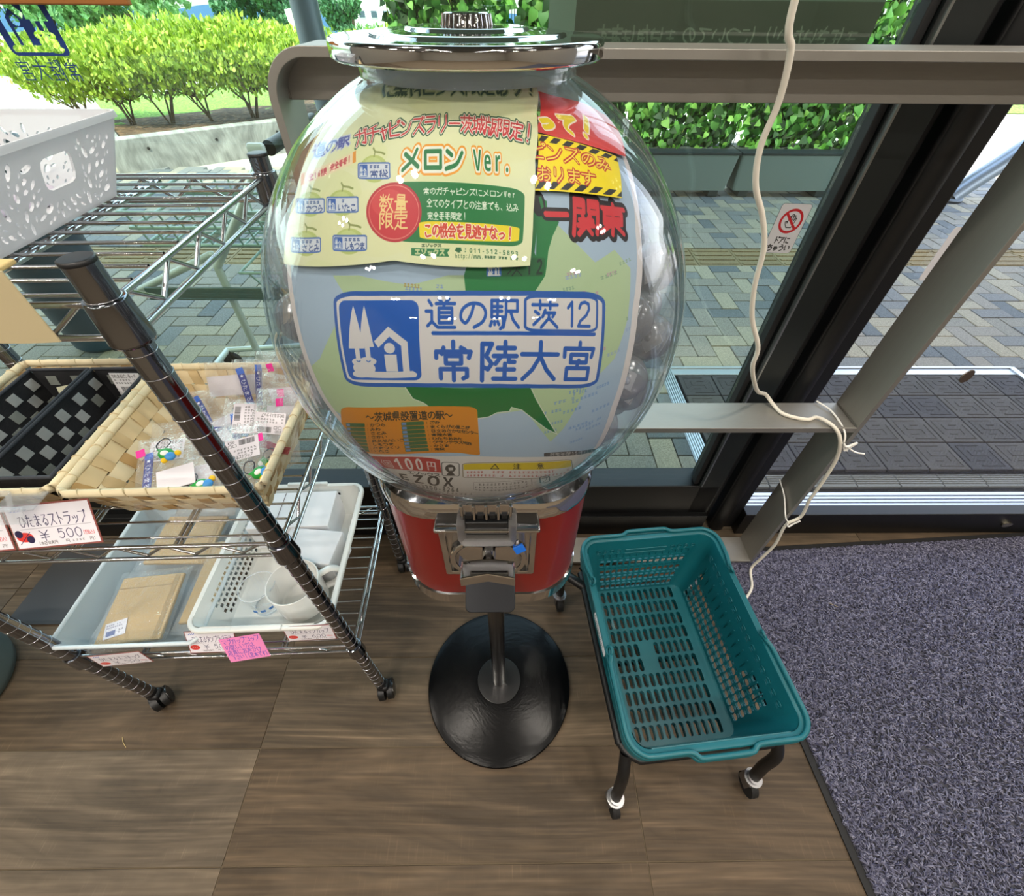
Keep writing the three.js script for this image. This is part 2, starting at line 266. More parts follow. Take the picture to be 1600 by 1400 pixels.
{
  const mats = [0xffffff, 0xf1ebe2, 0xdcd3c8].map((c) => phy(c, { map: woodTex, roughness: 0.95, roughnessMap: woodRough, bumpMap: woodTex, bumpScale: 0.0006, specularIntensity: 0.45 }));
  const geos = [];
  for (let k = 0; k < 8; k++) geos.push(planarUV(flat(rbox(0.9155, 0.0026, 0.2098, 0, -0.0013, 0, 0.0009, 1)), 1, 0, 2, rnd() * 3, rnd() * 3));
  for (const g of geos) { const u = g.attributes.uv; for (let i = 0; i < u.count; i++) { u.array[2 * i] *= 0.75; u.array[2 * i + 1] *= 1.5; } }
  for (let i = -3; i < 4; i++) for (let j = -4; j < 6; j++) {
    const m = obj('tile', geos[Math.floor(rnd() * 8)], mats[Math.floor(rnd() * 3)], floor);
    m.position.set(-0.615 + 0.918 * (i + 0.5), rr(-0.0002, 0), 0.004 + 0.212 * (j + 0.5));
    if (rnd() < 0.5) m.rotation.y = Math.PI;
  }
}
const wallMat = std(0x8d867a, 0.9), ceilMat = std(0x77746e, 0.9);
struct('wall_left', box(0.15, 3.1, 6.4, -3.6, 1.45, 2.2), wallMat);
struct('wall_right', box(0.15, 3.1, 6.4, 3.6, 1.45, 2.2), wallMat);
struct('wall_back', box(7.4, 3.1, 0.15, 0, 1.45, 5.3), wallMat);
struct('wall_front', box(7.4, 0.62, 0.14, 0, 2.69, -0.89), std(0x3a3b3a, 0.7));
struct('ceiling', box(7.4, 0.2, 6.4, 0, 3.0, 2.2), ceilMat);
struct('roof', box(16, 0.22, 8.6, 0, 3.3, 1.6), std(0x8f9088, 0.8));
{ // pairs of downlights in the ceiling: glowing disc, trim ring and a spot of the same size just below
  const glow = new THREE.MeshStandardMaterial({ color: 0xffffff, emissive: 0xfff0dd, emissiveIntensity: 9, roughness: 0.5 }), ringM = std(0xf2f2f0, 0.4);
  const disc = lathe([[0, 0], [0.036, 0], [0.036, 0.01], [0, 0.01]], 20), ring = lathe([[0.036, -0.002], [0.052, -0.002], [0.052, 0.012], [0.036, 0.012], [0.036, -0.002]], 20);
  let n = 0;
  for (let i = 0; i < 4; i++) for (let j = 0; j < 4; j++) for (let k = 0; k < 2; k++) {
    const x = -2.55 + 1.7 * i + 0.11 * (k * 2 - 1), z = -0.2 + 1.35 * j;
    const t = thing('downlight', 'round white recessed ceiling downlight of a pair', 'lamp', [x, 2.885, z], 0, 'ceiling downlights');
    obj('diffuser', disc, glow, t); obj('trim_ring', ring, ringM, t);
    const s = new THREE.SpotLight(0xfff5e8, LAMP_CANDELA, 0, 78 * DEG, 0.5, 2); s.name = 'lamp_light';
    s.position.set(x, 2.872, z); s.target.position.set(x, 0, z); s.shadow.radius = 1.75; s.castShadow = true; scene.add(s, s.target);
  }
}

// ------------------------------------------------------------------ glazed front: fixed window on the left, sliding door leaf on the right
{
  const w = structGroup('window_1'), bf = M.blackFrame;
  obj('glass', box(3.72, 2.14, 0.008, -1.28, 1.305, -0.87), phy(0xf0faf4, { roughness: 0, transmission: 1, thickness: 0, ior: 1.5 }), w);
  obj('bottom_rail', flat([rbox(3.85, 0.14, 0.08, -1.26, 0.172, -0.88, 0.004), rbox(3.85, 0.104, 0.10, -1.26, 0.0525, -0.872, 0.003)]), bf, w);
  obj('glazing_bead', extr(new THREE.Shape([V2(0, 0), V2(0.034, 0), V2(0.034, 0.008), V2(0.006, 0.026), V2(0, 0.026)]), 3.75).rotateY(Math.PI / 2).rotateY(Math.PI).translate(-3.17, 0.24, -0.866), std(0x2a2d2e, 0.3), w);
  obj('stile', flat([rbox(0.072, 2.4, 0.07, 0.634, 1.2, -0.875, 0.004)]), M.greenFrame, w);
  obj('seal', flat([box(0.004, 2.12, 0.014, 0.6005, 1.31, -0.838)]), std(0x9a9d9c, 0.3, 0.9), w);
  obj('gasket', rbox(0.014, 2.13, 0.03, 0.589, 1.31, -0.862, 0.003), M.blackRubber, w);
  obj('left_stile', rbox(0.09, 2.4, 0.07, -3.16, 1.2, -0.875, 0.004), M.greenFrame, w);
  obj('top_rail', rbox(7.0, 0.08, 0.1, 0, 2.4, -0.88, 0.004), bf, w);
}
{
  const d = structGroup('door_1');
  obj('glass', box(2.1, 2.26, 0.008, 1.84, 1.19, -0.872), phy(0xffffff, { roughness: 0, transmission: 1, thickness: 0, ior: 1.5 }), d);
  obj('stile', flat([rbox(0.03, 2.4, 0.05, 0.688, 1.2, -0.895, 0.004), new THREE.CylinderGeometry(0.026, 0.026, 2.4, 20).scale(1, 1, 0.8).translate(0.737, 1.2, -0.856), rbox(0.086, 2.4, 0.06, 0.752, 1.2, -0.878, 0.008, 3)]), M.blackPlastic, d);
  obj('bottom_rail', rbox(2.5, 0.112, 0.04, 2.04, 0.0575, -0.841, 0.003), M.blackFrame, d);
  obj('lock_cylinder', new THREE.CylinderGeometry(0.013, 0.013, 0.006, 28).rotateX(Math.PI / 2).scale(1.25, 0.95, 1).translate(1.705, 0.058, -0.818), std(0xb9b39f, 0.25, 1), d);
  obj('glass_lock', new THREE.CylinderGeometry(0.013, 0.013, 0.003, 28).rotateX(Math.PI / 2).scale(1, 1.5, 1).translate(1.147, 0.647, -0.866), std(0x8a7a66, 0.35, 0.9), d);
}
{ // grooved aluminium threshold outside the glass
  const g = [box(2.6, 0.02, 0.1, 1.98, -0.014, -0.955)];
  for (let i = 0; i < 6; i++) g.push(box(2.6, 0.006, 0.008, 1.98, -0.002, -0.915 - i * 0.0155));
  struct('threshold', flat(g), std(0xc9ccd2, 0.3, 0.9));
  tag(obj('sensor_button', lathe([[0, 0.006], [0.006, 0.005], [0.008, 0]], 16).translate(0.873, 0.002, -0.93), std(0x1fae86, 0.3)), 'small green dot on the aluminium threshold beside the black door stile', 'marker');
}

// ------------------------------------------------------------------ pavement outside
const paveHue = [0xc6bca2, 0xb2ab9c, 0x999a96, 0x7f8586, 0xaaa596];
const grain = dataTex(256, 256, (x, y) => { const v = 205 + 70 * tn(x, y, 256, 256, 9, 9, 2, 3) + 40 * (noise.noise(x * 0.9, y * 0.9, 1)); return [clamp(v), clamp(v), clamp(v)]; });
const paveMat = (c) => new THREE.MeshStandardMaterial({ color: c, map: grain, roughness: 0.85, bumpMap: grain, bumpScale: 0.0015 });
const MATX0 = 0.765, MATX1 = 2.565, MATZ0 = -1.025, MATZ1 = -1.80;
{
  struct('ground', box(60, 0.3, 11.6, 0, -0.19, -6.7), std(0xb3ada2, 0.9));
  const pave = struct('pavement', box(14, 0.03, 4.5, -0.2, -0.052, -3.05), std(0x4a4a46, 0.95));
  const S = 0.1, list = [], cam = camera.position;
  for (let i = -42; i < 52; i++) for (let j = -54; j < -8; j++) {
    const d = ((i - j) % 4 + 4) % 4; if (d !== 0 && d !== 3) continue;
    const w = d === 0 ? 2 : 1, h = d === 0 ? 1 : 2, x0 = i * S, x1 = (i + w) * S, z0 = j * S, z1 = (j + h) * S, cx = (x0 + x1) / 2, cz = (z0 + z1) / 2;
    if (cz > -1.02 && (cx > 0.62 || cz > -0.9)) continue;
    let X0 = x0, X1 = x1, Z0 = z0, Z1 = z1; // cut blocks round the guide strip and the mat
    if (z1 > -3.3 && z0 < -3.0) { if (z0 >= -3.301 && z1 <= -2.999) continue; if (z0 < -3.3) Z1 = Math.min(z1, -3.3); else Z0 = Math.max(z0, -3.0); }
    if (X1 > MATX0 && X0 < MATX1 && Z1 > MATZ1) { if (X0 < MATX0 && MATX0 - X0 > 0.02) X1 = MATX0; else if (X1 > MATX1 && X1 - MATX1 > 0.02) X0 = MATX1; else if (Z0 < MATZ1 - 0.02) Z1 = MATZ1; else continue; }
    list.push({ cx: (X0 + X1) / 2, cz: (Z0 + Z1) / 2, w: X1 - X0, h: Z1 - Z0, hz: w > h, q: Math.hypot(cx * 0.8, cz) + (Math.abs(cx) > 2.6 ? 3 : 0) + (cx > -1.9 && cx < 0.45 && cz > -2.4 ? (cx > -0.6 ? 4 : 0.6) : 0) });
  }
  list.sort((a, b) => a.q - b.q);
  const gH = planarUV(flat(rbox(0.196, 0.03, 0.096, 0, -0.02, 0, 0.004, 1)), 3), gV = planarUV(flat(rbox(0.096, 0.03, 0.196, 0, -0.02, 0, 0.004, 1)), 3, 2, 0), mats = paveHue.map(paveMat);
  const wt = () => { const r = rnd(); return r < 0.3 ? 0 : r < 0.52 ? 1 : r < 0.72 ? 2 : r < 0.84 ? 3 : 4; };
  list.forEach((b) => { b.c = wt(); b.y = rr(-0.0025, 0.0015); });
  const sc = (b) => [(b.w - 0.004) / (b.hz ? 0.196 : 0.096), 1, (b.h - 0.004) / (b.hz ? 0.096 : 0.196)];
  list.slice(0, 300).forEach((b) => { const m = obj('paver', b.hz ? gH : gV, mats[b.c], pave); m.position.set(b.cx, b.y, b.cz); m.scale.set(...sc(b)); });
  const white = paveMat(0xffffff), mtx = new THREE.Matrix4();
  for (const hz of [true, false]) {
    const rest = list.slice(300).filter((b) => b.hz === hz), im = new THREE.InstancedMesh(hz ? gH : gV, white, rest.length);
    rest.forEach((b, i) => { im.setMatrixAt(i, mtx.compose(V3(b.cx, b.y, b.cz), new THREE.Quaternion(), V3(...sc(b)))); im.setColorAt(i, new THREE.Color(paveHue[b.c])); });
    im.name = 'pavers'; im.userData.kind = 'stuff'; im.receiveShadow = true; pave.add(im);
  }
  // guiding strip for the blind: tiles with four raised bars
  const strip = struct('guide_strip', box(14, 0.02, 0.3, -0.2, -0.035, -3.15), std(0x6d6248, 0.9)), tileG = flat([rbox(0.296, 0.02, 0.294, 0, -0.022, 0, 0.003, 1), ...[-0.108, -0.036, 0.036, 0.108].map((z) => rbox(0.27, 0.008, 0.03, 0, -0.009, z, 0.003, 1))]), tm = [0xb09a6c, 0xa8946b, 0xb8a379].map(paveMat);
  planarUV(tileG, 3);
  for (let i = -16; i < 16; i++) obj('guide_tile', tileG, pick(tm), strip).position.set(i * 0.3, rr(-0.001, 0.001), -3.15);
}
{ // scraper mat let into the pavement in front of the door
  const t = thing('door_mat', 'dark rubber tile scraper mat in an aluminium frame outside the glass door', 'mat', [0, 0, 0]);
  const alu = std(0xb8bcbe, 0.35, 0.85), cx = (MATX0 + MATX1) / 2, w = MATX1 - MATX0, d = MATZ0 - MATZ1;
  const gr = [];
  for (let i = 0; i < 6; i++) gr.push(box(0.0062, 0.012, d, MATX0 + 0.004 + i * 0.0105, -0.004, (MATZ0 + MATZ1) / 2));
  obj('frame', flat([...gr, box(0.066, 0.01, d, MATX0 + 0.031, -0.01, (MATZ0 + MATZ1) / 2), rbox(w, 0.02, 0.016, cx, -0.006, MATZ1 + 0.004, 0.003), rbox(w, 0.014, 0.05, cx, -0.009, MATZ1 + 0.034, 0.003), rbox(0.03, 0.02, d, MATX1, -0.006, (MATZ0 + MATZ1) / 2, 0.003)]), alu, t);
  const ribbed = [0x4b4843, 0x434140, 0x524e48].map((c) => std(c, 0.8)), S = 0.17, g = [rbox(S - 0.006, 0.014, S - 0.006, 0, -0.01, 0, 0.003, 1)];
  // raised pattern: nested key lines over fine diagonal ribs
  const L = (x0, z0, x1, z1) => g.push(box(Math.abs(x1 - x0) + 0.003, 0.003, Math.abs(z1 - z0) + 0.003, (x0 + x1) / 2, -0.0022, (z0 + z1) / 2));
  const q = S * 0.36, r = S * 0.18;
  L(-q, -q, -q, r); L(-q, -q, r, -q); L(q, q, q, -r); L(q, q, -r, q); L(-r, -r, -r, 0); L(-r, 0, r, 0); L(r, 0, r, r); L(0, -r, r, -r); L(-r, r, 0, r);
  for (let i = -7; i <= 7; i++) { const len = S * 0.9 - Math.abs(i) * S * 0.11; if (len > 0.02) g.push(box(len * 0.98, 0.0018, 0.002, 0, 0, 0).rotateY(Math.PI / 4).translate(i * 0.0078, -0.0028, i * 0.0078)); }
  const tg = flat(g);
  for (let i = 0; i < 10; i++) for (let j = 0; j < 4; j++) { const m = obj('rubber_tile', tg, pick(ribbed), t); m.position.set(MATX0 + 0.075 + S * (i + 0.5), 0, MATZ1 + 0.065 + 0.155 * (j + 0.5)); m.scale.z = 0.155 / S; if (rnd() < 0.5) m.rotation.y = Math.PI; }
  const gs = [rbox(0.166, 0.014, 0.06, 0, -0.01, 0, 0.002, 1)]; for (let i = 0; i < 5; i++) gs.push(box(0.164, 0.004, 0.005, 0, -0.002, -0.024 + i * 0.009));
  const gg = flat(gs), gm = std(0x77776f, 0.6);
  for (let i = 0; i < 10; i++) obj('grooved_strip', gg, gm, t).position.set(MATX0 + 0.075 + S * (i + 0.5), 0, -1.062);
}
const landY = (z) => z > -12.2 ? -0.06 : -0.06 - 0.11 * Math.min(-z - 12.2, 24) - 0.03 * Math.max(0, -z - 36.2); // the land falls away behind the hedge
{ // retaining wall, planting bed, lawn behind
  const A = V3(-3.95, 0, -5.12), B = V3(0.6, 0, -8.7), dir = B.clone().sub(A), len = dir.length(), rot = Math.atan2(-dir.z, dir.x), conc = dataTex(512, 256, (x, y) => { const v = 158 + 70 * tn(x, y, 512, 256, 2.2, 2, 4, 5) + 26 * tn(x, y, 512, 256, 14, 3, 7, 3); return [clamp(v), clamp(v * 0.99), clamp(v * 0.95)]; });
  const mat = new THREE.MeshStandardMaterial({ map: conc, roughness: 0.9, bumpMap: conc, bumpScale: 0.004 });
  const g = structGroup('planting_bed'); g.position.set((A.x + B.x) / 2, 0, (A.z + B.z) / 2); g.rotation.y = rot;
  obj('wall_face', planarUV(flat(rbox(len, 0.34, 0.16, 0, 0.1, -0.08, 0.012)), 0.7, 0, 1), mat, g);
  const holes = [-2.4, -1.75, -1.1, -0.45, 0.3]; for (const x of holes) obj('form_tie_hole', new THREE.CylinderGeometry(0.014, 0.014, 0.012, 14).rotateX(Math.PI / 2).translate(x - 0.15, 0.17, 0.0), std(0x2c2926, 0.9), g);
  obj('wall_end', rbox(0.16, 0.34, 1.9, -len / 2 + 0.08, 0.1, -1.0, 0.012), mat, g);
  const soilT = dataTex(256, 256, (x, y) => { const v = 96 + 90 * tn(x, y, 256, 256, 5, 5, 1, 5); return [clamp(v * 1.05), clamp(v * 0.82), clamp(v * 0.62)]; });
  const bedG = new THREE.PlaneGeometry(len, 1.2, 60, 12).rotateX(-Math.PI / 2).translate(0, 0, -0.75); for (let i = 0; i < bedG.attributes.position.count; i++) bedG.attributes.position.array[i * 3 + 1] = 0.235 + 0.05 * fbm(bedG.attributes.position.array[i * 3] * 3, bedG.attributes.position.array[i * 3 + 2] * 3); bedG.computeVertexNormals();
  obj('soil', planarUV(bedG, 0.6), new THREE.MeshStandardMaterial({ map: soilT, roughness: 1 }), g);
  const land = new THREE.PlaneGeometry(260, 130, 90, 70).rotateX(-Math.PI / 2).translate(-60, 0, -77); { const p = land.attributes.position.array; for (let i = 0; i < p.length; i += 3) p[i + 1] = landY(p[i + 2]) + (p[i + 2] < -14 ? 0.12 * fbm(p[i] * 0.12, p[i + 2] * 0.12) : 0); } land.computeVertexNormals();
  const grassT = dataTex(256, 256, (x, y) => { const v = 128 + 120 * tn(x, y, 256, 256, 8, 8, 3, 5); return [clamp(v * 0.92), clamp(v * 1.18), clamp(v * 0.45)]; });
  struct('terrain', planarUV(land, 0.3), new THREE.MeshStandardMaterial({ map: grassT, color: 0xc9d2c0, roughness: 1 }));
  const lawn = new THREE.PlaneGeometry(22, 3.4, 20, 6).rotateX(-Math.PI / 2).translate(5.2, -0.03, -10.6); struct('lawn', planarUV(lawn, 0.5), new THREE.MeshStandardMaterial({ map: grassT, roughness: 1 }));
  obj('bed_grass', planarUV(new THREE.PlaneGeometry(len, 2.4).rotateX(-Math.PI / 2).translate(0.2, 0.225, -2.3), 0.8), new THREE.MeshStandardMaterial({ map: grassT, roughness: 1 }), g);
}
// ------------------------------------------------------------------ planting
function leafGeo(w, l, fold = 0.25, tip = 0.5) { // pointed oval leaf folded along its rib, lying along +y
  const n = 4, p = [], ix = [], uv = [];
  for (let i = 0; i <= n; i++) { const t = i / n, h = Math.sin(Math.PI * Math.pow(t, tip)) * w / 2; for (const s of [-1, 0, 1]) { p.push(s * h, t * l, Math.abs(s) * h * fold - l * 0.12 * t * t); uv.push(s / 2 + 0.5, t); } }
  for (let i = 0; i < n; i++) for (let s = 0; s < 2; s++) { const a = i * 3 + s; ix.push(a, a + 1, a + 3, a + 1, a + 4, a + 3); }
  const g = new THREE.BufferGeometry(); g.setAttribute('position', new THREE.Float32BufferAttribute(p, 3)); g.setAttribute('uv', new THREE.Float32BufferAttribute(uv, 2)); g.setIndex(ix); g.computeVertexNormals(); return g;
}
const leafMat = (c, tr = 0.35) => phy(c, { roughness: 0.65, transmission: tr, thickness: 0, side: THREE.DoubleSide });
const dummy = new THREE.Object3D();
function scatter(name, parent, geo, mat, n, place, hues) {
  const im = new THREE.InstancedMesh(geo, mat, n), c = new THREE.Color();
  for (let i = 0; i < n; i++) { const s = place(i); dummy.updateMatrix(); im.setMatrixAt(i, dummy.matrix); c.set(pick(hues)); const k = rr(0.75, 1.2) * (s ?? 1); im.setColorAt(i, c.multiplyScalar(k)); }
  im.name = name; im.userData.kind = 'stuff'; im.castShadow = im.receiveShadow = true; parent.add(im); return im;
}
// clipped shrubs of the sunny hedge: bare forked stems below, small bright leaves above
const shrubLeaf = leafGeo(0.032, 0.056, 0.2), barkM = std(0x6a5844, 0.9), white = 0xffffff;
const shrubSpots = [[-4.72, -6.1, 0.88, 'at the far left end of the hedge'], [-4.25, -6.1, 0.9, 'in the hedge above the white lattice basket'], [-3.85, -6.2, 0.9, 'in the hedge over the basket corner'], [-3.45, -6.3, 0.88, 'in the hedge middle over the wire rack'], [-3.05, -6.55, 0.86, 'in the hedge above the chrome post top'], [-2.68, -6.75, 0.85, 'in the hedge beside the rounded rail end'], [-2.25, -7.0, 0.85, 'in the hedge in front of the grey column'], [-1.8, -7.35, 0.84, 'in the hedge just right of the grey column'], [-1.3, -7.7, 0.84, 'at the hedge end left of the climbing plants'], [-0.8, -8.1, 0.84, 'last in the hedge, partly behind climbing plants']];
for (const [x, z, h, where] of shrubSpots) {
  const t = thing('hedge_shrub', `yellow-green clipped shrub with bare forked stems ${where}`, 'shrub', [x, 0.22, z], 0, 'shrubs of the hedge on the planting bed');
  const st = [], tips = [], base = Math.floor(rr(4, 7)), hv = rr(0.92, 1.1);
  for (let k = 0; k < base; k++) {
    const a = rr(0, 6.28), bx = rr(-0.04, 0.04), f = [bx + Math.cos(a) * 0.09, 0.16 + rr(0, 0.1), Math.sin(a) * 0.09];
    st.push(tube([[bx, -0.03, 0], [bx + Math.cos(a) * 0.03, 0.08, Math.sin(a) * 0.03], f], 0.011, 5, 5));
    for (let q = 0; q < 5; q++) { const b = a + rr(-1.3, 1.3), r = rr(0.12, 0.4), e = [Math.cos(b) * r, h * rr(0.42, 0.62), Math.sin(b) * r]; tips.push(e); st.push(tube([f, [(f[0] + e[0]) / 2 + rr(-0.03, 0.03), (f[1] + e[1]) / 2 - 0.02, (f[2] + e[2]) / 2], e], 0.0065, 5, 4)); }
  }
  obj('stems', flat(st), barkM, t);
  const R = 0.5;
  scatter('foliage', t, shrubLeaf, leafMat(white, 0.4), 5200, () => {
    let x, y, z, v; do { x = rr(-1, 1); y = rr(-1, 1); z = rr(-1, 1); v = x * x + y * y + z * z; } while (v > 1 || v < 0.12 || (y < -0.2 && rnd() < 0.6));
    const k = 1 + 0.3 * noise.noise(x * 3 + t.position.x * 5, y * 3, z * 3);
    dummy.position.set(x * R * k, h * (0.58 + y * 0.34 * k) * hv, z * R * k); dummy.rotation.set(rr(-1.3, 0.6), rr(0, 6.28), rr(-0.6, 0.6)); dummy.scale.setScalar(rr(0.6, 1.25)); return 1;
  }, [0xb9cf3a, 0xc6da48, 0xa3c035, 0xd0e25c, 0x8fae34]);
}
// trees beyond: crowns of leaf clumps on a trunk
const clump = (() => { const g = []; for (let i = 0; i < 7; i++) { const l = leafGeo(0.16, 0.3, 0.2).rotateX(rr(-1, 1)).rotateY(rr(0, 6.28)).rotateZ(rr(-1.2, 1.2)).translate(rr(-0.1, 0.1), rr(-0.1, 0.1), rr(-0.1, 0.1)); g.push(l); } return flat(g); })();
function tree(name, label, x, z, y0, h, r, n, hues, s = 0.6) { // h is measured from y0
  h += y0 - landY(z);
  const t = thing(name, label, 'tree', [x, landY(z) - 0.05, z], 0, 'trees beyond the hedge');
  const th = h * 0.5; obj('trunk', flat([tube([[0, 0, 0], [0.05, th * 0.5, 0.03], [0, th, 0]], 0.03 * h, 8, 7), tube([[0, th * 0.6, 0], [r * 0.3, th, 0.1], [r * 0.5, h * 0.7, 0]], 0.015 * h, 6, 6), tube([[0, th * 0.7, 0], [-r * 0.3, th * 1.05, -0.1], [-r * 0.5, h * 0.72, 0]], 0.015 * h, 6, 6)]), barkM, t);
  const blobs = []; for (let i = 0; i < 9; i++) blobs.push([rr(-0.65, 0.65) * r, h * rr(0.42, 0.86), rr(-0.6, 0.6) * r, rr(0.3, 0.5) * r]);
  scatter('foliage', t, clump, leafMat(white, 0.3), n * 2, () => { const b = pick(blobs), u = rr(-1, 1), a = rr(0, 6.28), q = Math.sqrt(1 - u * u), k = b[3] * Math.pow(rnd(), 0.35); dummy.position.set(b[0] + q * Math.cos(a) * k, Math.max(0.05, b[1] + u * k), b[2] + q * Math.sin(a) * k); dummy.rotation.set(rr(-1, 1), rr(0, 6.28), rr(-1, 1)); dummy.scale.setScalar(s * rr(0.7, 1.3)); }, hues);
}
const gA = [0x7db56a, 0x8cc278, 0x6aa25c, 0x9ccd86], gB = [0x5c9460, 0x6aa36c, 0x4f8556], gC = [0x96c27e, 0xa8d18e, 0x84b36e];
tree('broadleaf_tree', 'mid green tree behind the hedge at the far left, behind the blue logo', -17.5, -19, -1.2, 5.2, 2.6, 900, gA);
tree('broadleaf_tree', 'mid green tree behind the hedge under the orange sign end', -14.6, -19.5, -1.2, 4.6, 2.5, 900, gA);
tree('broadleaf_tree', 'pale green tree behind the hedge left of the blue hill', -12.3, -20, -1.2, 3.7, 2.2, 800, gC);
tree('broadleaf_tree', 'green tree tapering down towards the blue hill', -10.6, -21, -1.3, 1.5, 1.1, 420, gA);
tree('broadleaf_tree', 'dark green rounded tree left of the grey column', -10.1, -26, -1.6, 3.9, 1.9, 800, gB);
tree('broadleaf_tree', 'dark green tree seen close left beside the column', -8.9, -25, -1.6, 3.4, 1.2, 500, gB);
tree('conifer_tree', 'dark conical tree between grey column and white building', -6.6, -25, -1.5, 3.5, 0.9, 500, gB);
tree('low_tree', 'low pale bush beyond the hedge between hill and column', -13.5, -32, -3.0, 2.2, 2.6, 500, gC);
tree('low_tree', 'low pale bush beyond the hedge right of the column', -8.0, -32, -2.2, 2.0, 1.8, 400, gC);
{ // blue hill ridge
  const g = new THREE.PlaneGeometry(150, 30, 60, 8), p = g.attributes.position.array;
  for (let i = 0; i < p.length; i += 3) { const x = p[i], k = (p[i + 1] + 15) / 30; p[i + 1] = -12 + k * (9.9 + 1.5 * Math.exp(-Math.pow((x + 2) / 16, 2)) + 2.2 * fbm(x * 0.07, 1)); p[i + 2] = -k * 30; }
  g.computeVertexNormals(); const m = struct('hills', g.translate(-62, 0, -130), std(0x2f5674, 1)); m.material.side = THREE.DoubleSide;
}
{ // white building far off
  const t = thing('building', 'small white building far off right of the grey column', 'building', [-8.2, landY(-38), -38]);
  obj('wall', box(3.2, 3.9, 3, 0, 1.95, 0), std(0xf2f2ee, 0.8), t); obj('roof', rbox(3.4, 0.16, 3.2, 0, 3.95, 0, 0.03), std(0xb9bcc0, 0.7), t);
  for (let i = 0; i < 4; i++) { const f = obj('window', rbox(0.42, 0.36, 0.06, -1.1 + i * 0.72, 3.1, 1.5, 0.01), std(0xd0d4d8, 0.5), t); obj('pane', box(0.34, 0.28, 0.03, -1.1 + i * 0.72, 3.1, 1.525), std(0x51616e, 0.2), f); }
  const p = thing('utility_pole', 'thin grey utility pole beside the far white building', 'pole', [-8.1, landY(-30), -30]); obj('shaft', lathe([[0, 0], [0.09, 0], [0.06, 7], [0, 7]], 12), std(0x8d8f8e, 0.8), p); obj('crossarm', box(1.2, 0.07, 0.07, 0, 6.3, 0), std(0x77797a, 0.7), p);
  const s = thing('sign_board', 'small white board standing among the far trees', 'sign', [-7.5, landY(-22), -22]); obj('panel', rbox(0.32, 0.9, 0.05, 0, 1.55, 0, 0.01).rotateZ(0.12), std(0xf6f6f2, 0.7), s); obj('leg', box(0.06, 1.2, 0.05, 0, 0.6, -0.03), std(0x999999, 0.6), s);
  const n = thing('net_fence', 'pale teal net fence far behind the hedge by the column', 'fence', [-9.2, landY(-28), -28]); const g = []; for (let i = 0; i <= 36; i++) g.push(box(0.02, 1.5, 0.02, -2.2 + i * 0.12, 0.75, 0)); for (let i = 0; i <= 10; i++) g.push(box(4.4, 0.02, 0.02, 0, i * 0.15, 0)); obj('net', flat(g), std(0x4fae98, 0.8), n); for (const x of [-2.2, 0, 2.2]) obj('post', cyl(0.04, 0.04, 1.7, x, 0.85, 0, 10), std(0x6aa898, 0.7), n);
}
{ // red car at the far left
  const t = thing('car', 'red parked car seen behind the blue window logo', 'car', [-23.4, landY(-26), -26], 0.25);
  const s = new THREE.Shape(); s.moveTo(-2, 0.25); s.lineTo(-2.02, 0.75); s.quadraticCurveTo(-1.9, 0.95, -1.2, 1.0); s.quadraticCurveTo(-0.6, 1.45, 0.1, 1.48); s.quadraticCurveTo(1.2, 1.48, 1.6, 1.0); s.lineTo(2.0, 0.9); s.lineTo(2.02, 0.3); s.closePath();
  obj('body', extr(s, 1.6, 0.06).translate(0, 0, -0.8), phy(0xd0222a, { roughness: 0.25, clearcoat: 1 }), t);
  for (const z of [-0.9, 0.9]) { obj('side_window', extr(new THREE.Shape([V2(-0.85, 1.02), V2(-0.35, 1.36), V2(0.9, 1.38), V2(1.3, 1.02)]), 0.02).translate(0, 0, z - 0.01), std(0x20262c, 0.1), t); for (const x of [-1.25, 1.25]) { const w = obj('wheel', new THREE.CylinderGeometry(0.31, 0.31, 0.2, 22).rotateX(Math.PI / 2).translate(x, 0.31, z * 0.85), M.blackRubber, t); obj('hub_cap', new THREE.CylinderGeometry(0.18, 0.2, 0.03, 16).rotateX(Math.PI / 2).translate(x, 0.31, z * 0.97), M.chromeDull, w); } }
}
